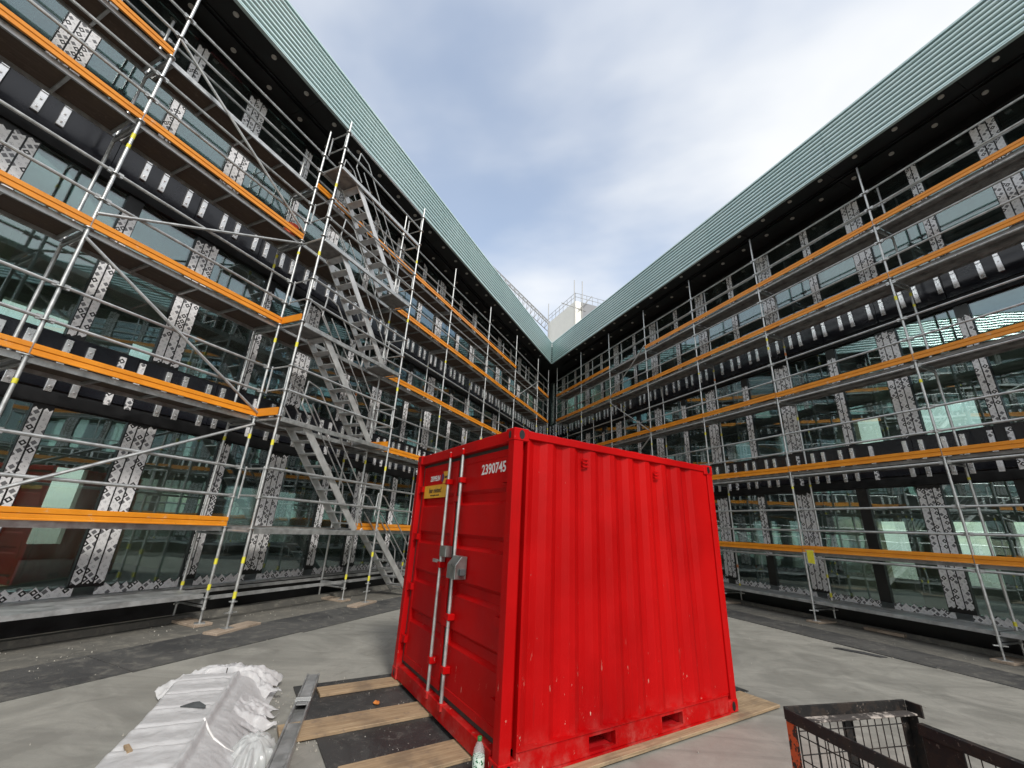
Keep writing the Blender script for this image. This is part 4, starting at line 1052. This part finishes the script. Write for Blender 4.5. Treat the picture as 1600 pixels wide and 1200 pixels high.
# ------------------------------------------------------------------ mesh crate, front right
def mesh_crate():
    z1 = 0.92; A0 = Vector((1.52, 2.57)); e1 = Vector((0.970, 0.243)); e2 = Vector((0.243, -0.970))
    W, L = 0.845, 1.24
    root = empty('mesh_crate', (A0.x, A0.y, 0.0), math.atan2(e1.y, e1.x), 'black and orange steel mesh crate with one lowered side, cut off by the photo edge', 'crate')
    # local x along e1 (far end), local y = -e2 direction, so the box runs to negative y
    def A(n, m, mat, bevel=0.002, par=root): return add(n, m.mesh(n, bevel=bevel), mat, par)
    t = 0.055
    # corner posts (angle section)
    for x, y, mt, h in ((0, 0, 'cage_orange', z1), (W, 0, 'cage_black', z1), (0, -L, 'cage_black', z1), (W, -L, 'cage_black', z1)):
        sx = 1 if x == 0 else -1; sy = -1 if y == 0 else 1
        m = MB(); m.box(*sorted((x, x + sx * t)), *sorted((y, y + sy * 0.006)), 0.08, h - 0.045); m.box(*sorted((x, x + sx * 0.006)), *sorted((y + sy * 0.0065, y + sy * t)), 0.08, h - 0.045)
        A('corner_post', m, mt, 0)
        A('crate_foot', MB().box(x - 0.03 if x == 0 else x - 0.07, x + 0.07 if x == 0 else x + 0.03, y - 0.07 if y == 0 else y - 0.03, y + 0.03 if y == 0 else y + 0.07, 0.0, 0.078), 'cage_black')
    # far end rim: inward sloped angle with dust
    m = MB(); m.box(0.0, W, -0.004, 0.008, z1 - 0.045, z1 + 0.012); A('rim', m, 'cage_black')
    A('rim_ledge', MB().box(0.004, W - 0.004, -0.06, -0.0045, z1 - 0.045, z1 - 0.036), 'cage_dust')
    m = MB(); m.box(-0.006, 0.006, -L, -0.005, z1 - 0.048, z1 + 0.006); m.box(0.0065, 0.045, -L, -0.0615, z1 - 0.048, z1 - 0.042); A('rim', m, 'cage_black')
    m = MB(); m.box(0.05, W - 0.05, -L, -L + 0.012, z1 - 0.05, z1); A('rim', m, 'cage_black')
    # right side: short full-height plate, then the lowered gate
    m = MB(); m.box(W - 0.004, W + 0.008, -0.085, -0.005, z1 - 0.05, z1 + 0.012); A('rim', m, 'cage_black')
    zg = 0.845
    A('gate_plate', MB().box(W - 0.012, W - 0.002, -0.24, -0.06, 0.15, zg - 0.056), 'cage_black')
    m = MB(); m.box(W - 0.03, W + 0.012, -L, -0.06, zg - 0.055, zg); A('gate_rim', m, 'cage_black')
    # intermediate bars
    A('bar', MB().box(0.36, 0.43, -0.010, -0.004, 0.12, z1 - 0.05), 'cage_black')
    A('bar', MB().box(-0.004, 0.004, -0.66, -0.60, 0.12, z1 - 0.05), 'cage_black')
    A('crate_floor', MB().box(0.01, W - 0.01, -L + 0.01, -0.012, 0.10, 0.125), 'cage_black')
    # wire panels
    def wires(x0, x1, z0, z1_, fx):
        m = MB(); x = x0
        while x < x1: m.tube(fx(x, z0, 0), fx(x, z1_, 0), 0.0028, 5, caps=False); x += 0.052
        z = z0
        while z < z1_: m.tube(fx(x0, z, 1), fx(x1, z, 1), 0.0028, 5, caps=False); z += 0.10
        return m
    add('wire_panel', wires(0.06, W - 0.06, 0.13, z1 - 0.045, lambda a, z, k: (a, -0.014 - k * 0.0056, z)).mesh('wire_panel', True), 'cage_black', root)
    add('wire_panel', wires(0.06, L - 0.05, 0.13, z1 - 0.045, lambda a, z, k: (0.010 + k * 0.0056, -a, z)).mesh('wire_panel', True), 'cage_black', root)
    add('wire_panel', wires(0.26, L - 0.05, 0.13, zg - 0.05, lambda a, z, k: (W - 0.016 - k * 0.0056, -a, z)).mesh('wire_panel', True), 'cage_black', root)
    return root, e1, e2, A0
cr, ce1, ce2, cA = mesh_crate()
q = cA + ce1 * 0.45 + ce2 * 0.25
def lump(r, seed, sq=0.6):
    bm = bmesh.new(); bmesh.ops.create_icosphere(bm, subdivisions=2, radius=r)
    for v in bm.verts:
        d = 1 + 0.45 * mnoise.noise(v.co / r * 1.4 + Vector((seed, seed * 2, 0))); v.co *= d; v.co.z *= sq
    me = bpy.data.meshes.new('lump'); bm.to_mesh(me); bm.free(); return me
o = add('work_glove', lump(0.12, 5, 0.7), 'dark_offcut', None, (q.x, q.y, 0.125 + 0.06)); tag(o, 'dark crumpled bundle inside the mesh crate', 'bundle')

# ------------------------------------------------------------------ small debris
deb = [('orange_scrap', (-1.19, 4.96), 0.032, 'orange_rag', 'crumpled orange scrap on the black mat between beams', 'scrap')]
for nm, p, r, mt, lb, ct in deb: tag(add(nm, lump(r, 2, 0.5), mt, None, (p[0], p[1], 0.03)), lb, ct)
o = add('timber_offcut', MB().box(-0.36, 0.36, -0.07, 0.07, 0, 0.06).mesh('timber_offcut', bevel=0.004), 'wood_grey', None, (8.35, 10.0, 0.012), (0, 0, R_(-66))); tag(o, 'short grey timber offcut lying along the foot of the right facade', 'timber')
m = MB(); m.prism([(-0.35, -0.04), (0.30, -0.07), (0.38, 0.03), (0.05, 0.10), (-0.30, 0.06)], 0.0, 0.012, 'z')
o = add('membrane_scrap', m.mesh('membrane_scrap'), 'membrane_black', None, (6.30, 8.20, 0.004), (0, 0, R_(-45))); tag(o, 'black membrane scrap lying on the bare concrete at right', 'scrap')
q = LW.W(10.6, 7.2); o = add('timber_offcut', MB().box(-0.8, 0.8, -0.09, 0.09, 0, 0.07).mesh('timber_offcut', bevel=0.004), 'wood_grey', None, (q.x, q.y, 0.01), (0, 0, LW.rz + 0.06)); tag(o, 'timber plank on the ground at the foot of the lowest stair flight', 'timber')
# loose grit and chips: uncountable
rr = random.Random(11); m = MB()
for i in range(1500):
    k = rr.random()
    if k < 0.42: s = rr.uniform(0, 16); d = rr.uniform(6.1, 8.3); q = LW.W(s, d)
    elif k < 0.58: s = rr.uniform(1, 14); d = rr.uniform(9.3, 11.7); q = RW.W(s, d)
    elif k < 0.93: c = cpos(rr.uniform(-1.3, 0.0), rr.choice((0.78, 1.27, 1.65, 2.17, 2.45, 0.40)) + rr.gauss(0, 0.09)); q = Vector((c[0], c[1]))
    else: q = Vector((rr.uniform(-5, 8), rr.uniform(2.5, 9)))
    r = rr.choice((0.004, 0.005, 0.006, 0.008, 0.012)) * rr.uniform(0.7, 1.2); o = len(m.v)
    z = 0.012
    pts = [(q.x + r * rr.uniform(0.6, 1.3) * math.cos(t), q.y + r * rr.uniform(0.6, 1.3) * math.sin(t)) for t in (0, 1.6, 3.1, 4.6)]
    m.v += [(x, y, z - 0.01) for x, y in pts] + [(q.x, q.y, z + r * rr.uniform(0.4, 0.9))]
    for a in range(4): m.f.append((o + a, o + (a + 1) % 4, o + 4))
o = add('grit', m.mesh('grit'), 'stone_chip'); o['kind'] = 'stuff'; o['label'] = 'pale grit and mortar chips scattered over the ground'; o['category'] = 'grit'

# ------------------------------------------------------------------ far tower and crane jib beyond the corner
def bz(x, y, z):
    r = _fw + _rt2 * ((x - 800) / FPX) + _up2 * ((600 - y) / FPX); t = (z - CAM_H) / r.z; return Vector((r.x * t, r.y * t))
def far_tower():
    zt = 29.4; c0 = bz(899, 470, zt); cl = bz(857, 505, zt); crr = bz(960, 486, zt)
    root = empty('stair_core', (c0.x, c0.y, 0), 0, 'white rooftop core with grey side and guard rails, beyond the corner', 'building')
    vl = (cl - c0); vr = (crr - c0)
    l = vl.normalized() * vl.length; r = vr.normalized() * vr.length
    nl = Vector((-l.y, l.x)).normalized(); nr = Vector((-r.y, r.x)).normalized()
    if nl.y > 0: nl = -nl
    if nr.y > 0: nr = -nr
    far = l + r
    def slab(a, b, c, d, z0, z1): return MB().quadbox([(*a, z0), (*b, z0), (*c, z0), (*d, z0), (*a, z1), (*b, z1), (*c, z1), (*d, z1)])
    Z = Vector((0, 0))
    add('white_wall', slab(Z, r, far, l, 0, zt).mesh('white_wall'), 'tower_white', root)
    add('grey_cladding', slab(Z + nr * 0.06 + r.normalized() * 0.9, r + nr * 0.06, r, Z + r.normalized() * 0.9, 8, zt - 0.02).mesh('grey_cladding'), 'tower_grey_shade', root)  # real grey cladding, with the side's shade put into its colour
    for k in range(2):
        a = r.normalized() * (1.6 + 2.6 * k); b = r.normalized() * (3.4 + 2.6 * k)
        add('window', slab(a + nr * 0.10, b + nr * 0.10, b + nr * 0.07, a + nr * 0.07, zt - 3.0, zt - 1.7).mesh('window'), 'black_metal', root)
    m = MB()
    for path in ((l, Z), (Z, r)):
        a, b = path; n = 7
        for i in range(n + 1):
            q = a.lerp(b, i / n); m.tube((q.x, q.y, zt), (q.x, q.y, zt + 1.15), 0.03, 5)
        for h in (0.6, 1.15): m.tube((a.x, a.y, zt + h), (b.x, b.y, zt + h), 0.03, 5)
    add('guard_rail', m.mesh('guard_rail'), 'crane_steel', root)
    for q in (Z + nl * 0.15, l * 0.97 + nl * 0.15, r.normalized() * 0.9 + nr * 0.2):
        add('scaffold_tube', MB().tube((q.x, q.y, 12), (q.x, q.y, zt + 3.0), 0.05, 6).mesh('scaffold_tube'), 'crane_steel', root)
    m = MB(); q = Z + nl * 0.25
    m.tube((q.x - 1.6, q.y - 0.4, zt - 0.7), (q.x + 1.6, q.y + 0.5, zt - 1.2), 0.05, 6); m.tube((q.x + 0.6, q.y, zt - 1.4), (q.x + 2.4, q.y + 0.3, zt + 0.9), 0.05, 6)
    add('scaffold_tube', m.mesh('scaffold_tube'), 'crane_steel', root)
far_tower()
def crane():
    z = 33.0; a = bz(800, 452, z); b = bz(858, 508, z); d = (b - a).normalized(); a = a - d * 6; b = b + d * 2.0; L = (b - a).length
    root = empty('crane_jib', (a.x, a.y, 0), math.atan2(d.y, d.x), 'pale lattice crane jib behind the left roof edge', 'crane')
    m = MB(); h = 1.25; w = 0.6
    for y, zz in ((-w, z - h / 2), (w, z - h / 2), (0, z + h / 2)): m.tube((0, y, zz), (L, y, zz), 0.07, 6)
    add('chord', m.mesh('chord'), 'crane_steel', root)
    m = MB(); n = int(L / 1.2)
    for i in range(n):
        x0, x1, xm = i * L / n, (i + 1) * L / n, (i + 0.5) * L / n
        for y in (-w, w): m.tube((x0, y, z - h / 2), (xm, 0, z + h / 2), 0.035, 5).tube((xm, 0, z + h / 2), (x1, y, z - h / 2), 0.035, 5)
        m.tube((x0, -w, z - h / 2), (x1, w, z - h / 2), 0.03, 5)
    add('lattice', m.mesh('lattice'), 'crane_steel', root)
    add('mast', MB().box(-0.6, 0.6, -0.6, 0.6, 0, z - 0.7).mesh('mast'), 'crane_steel', root)
crane()
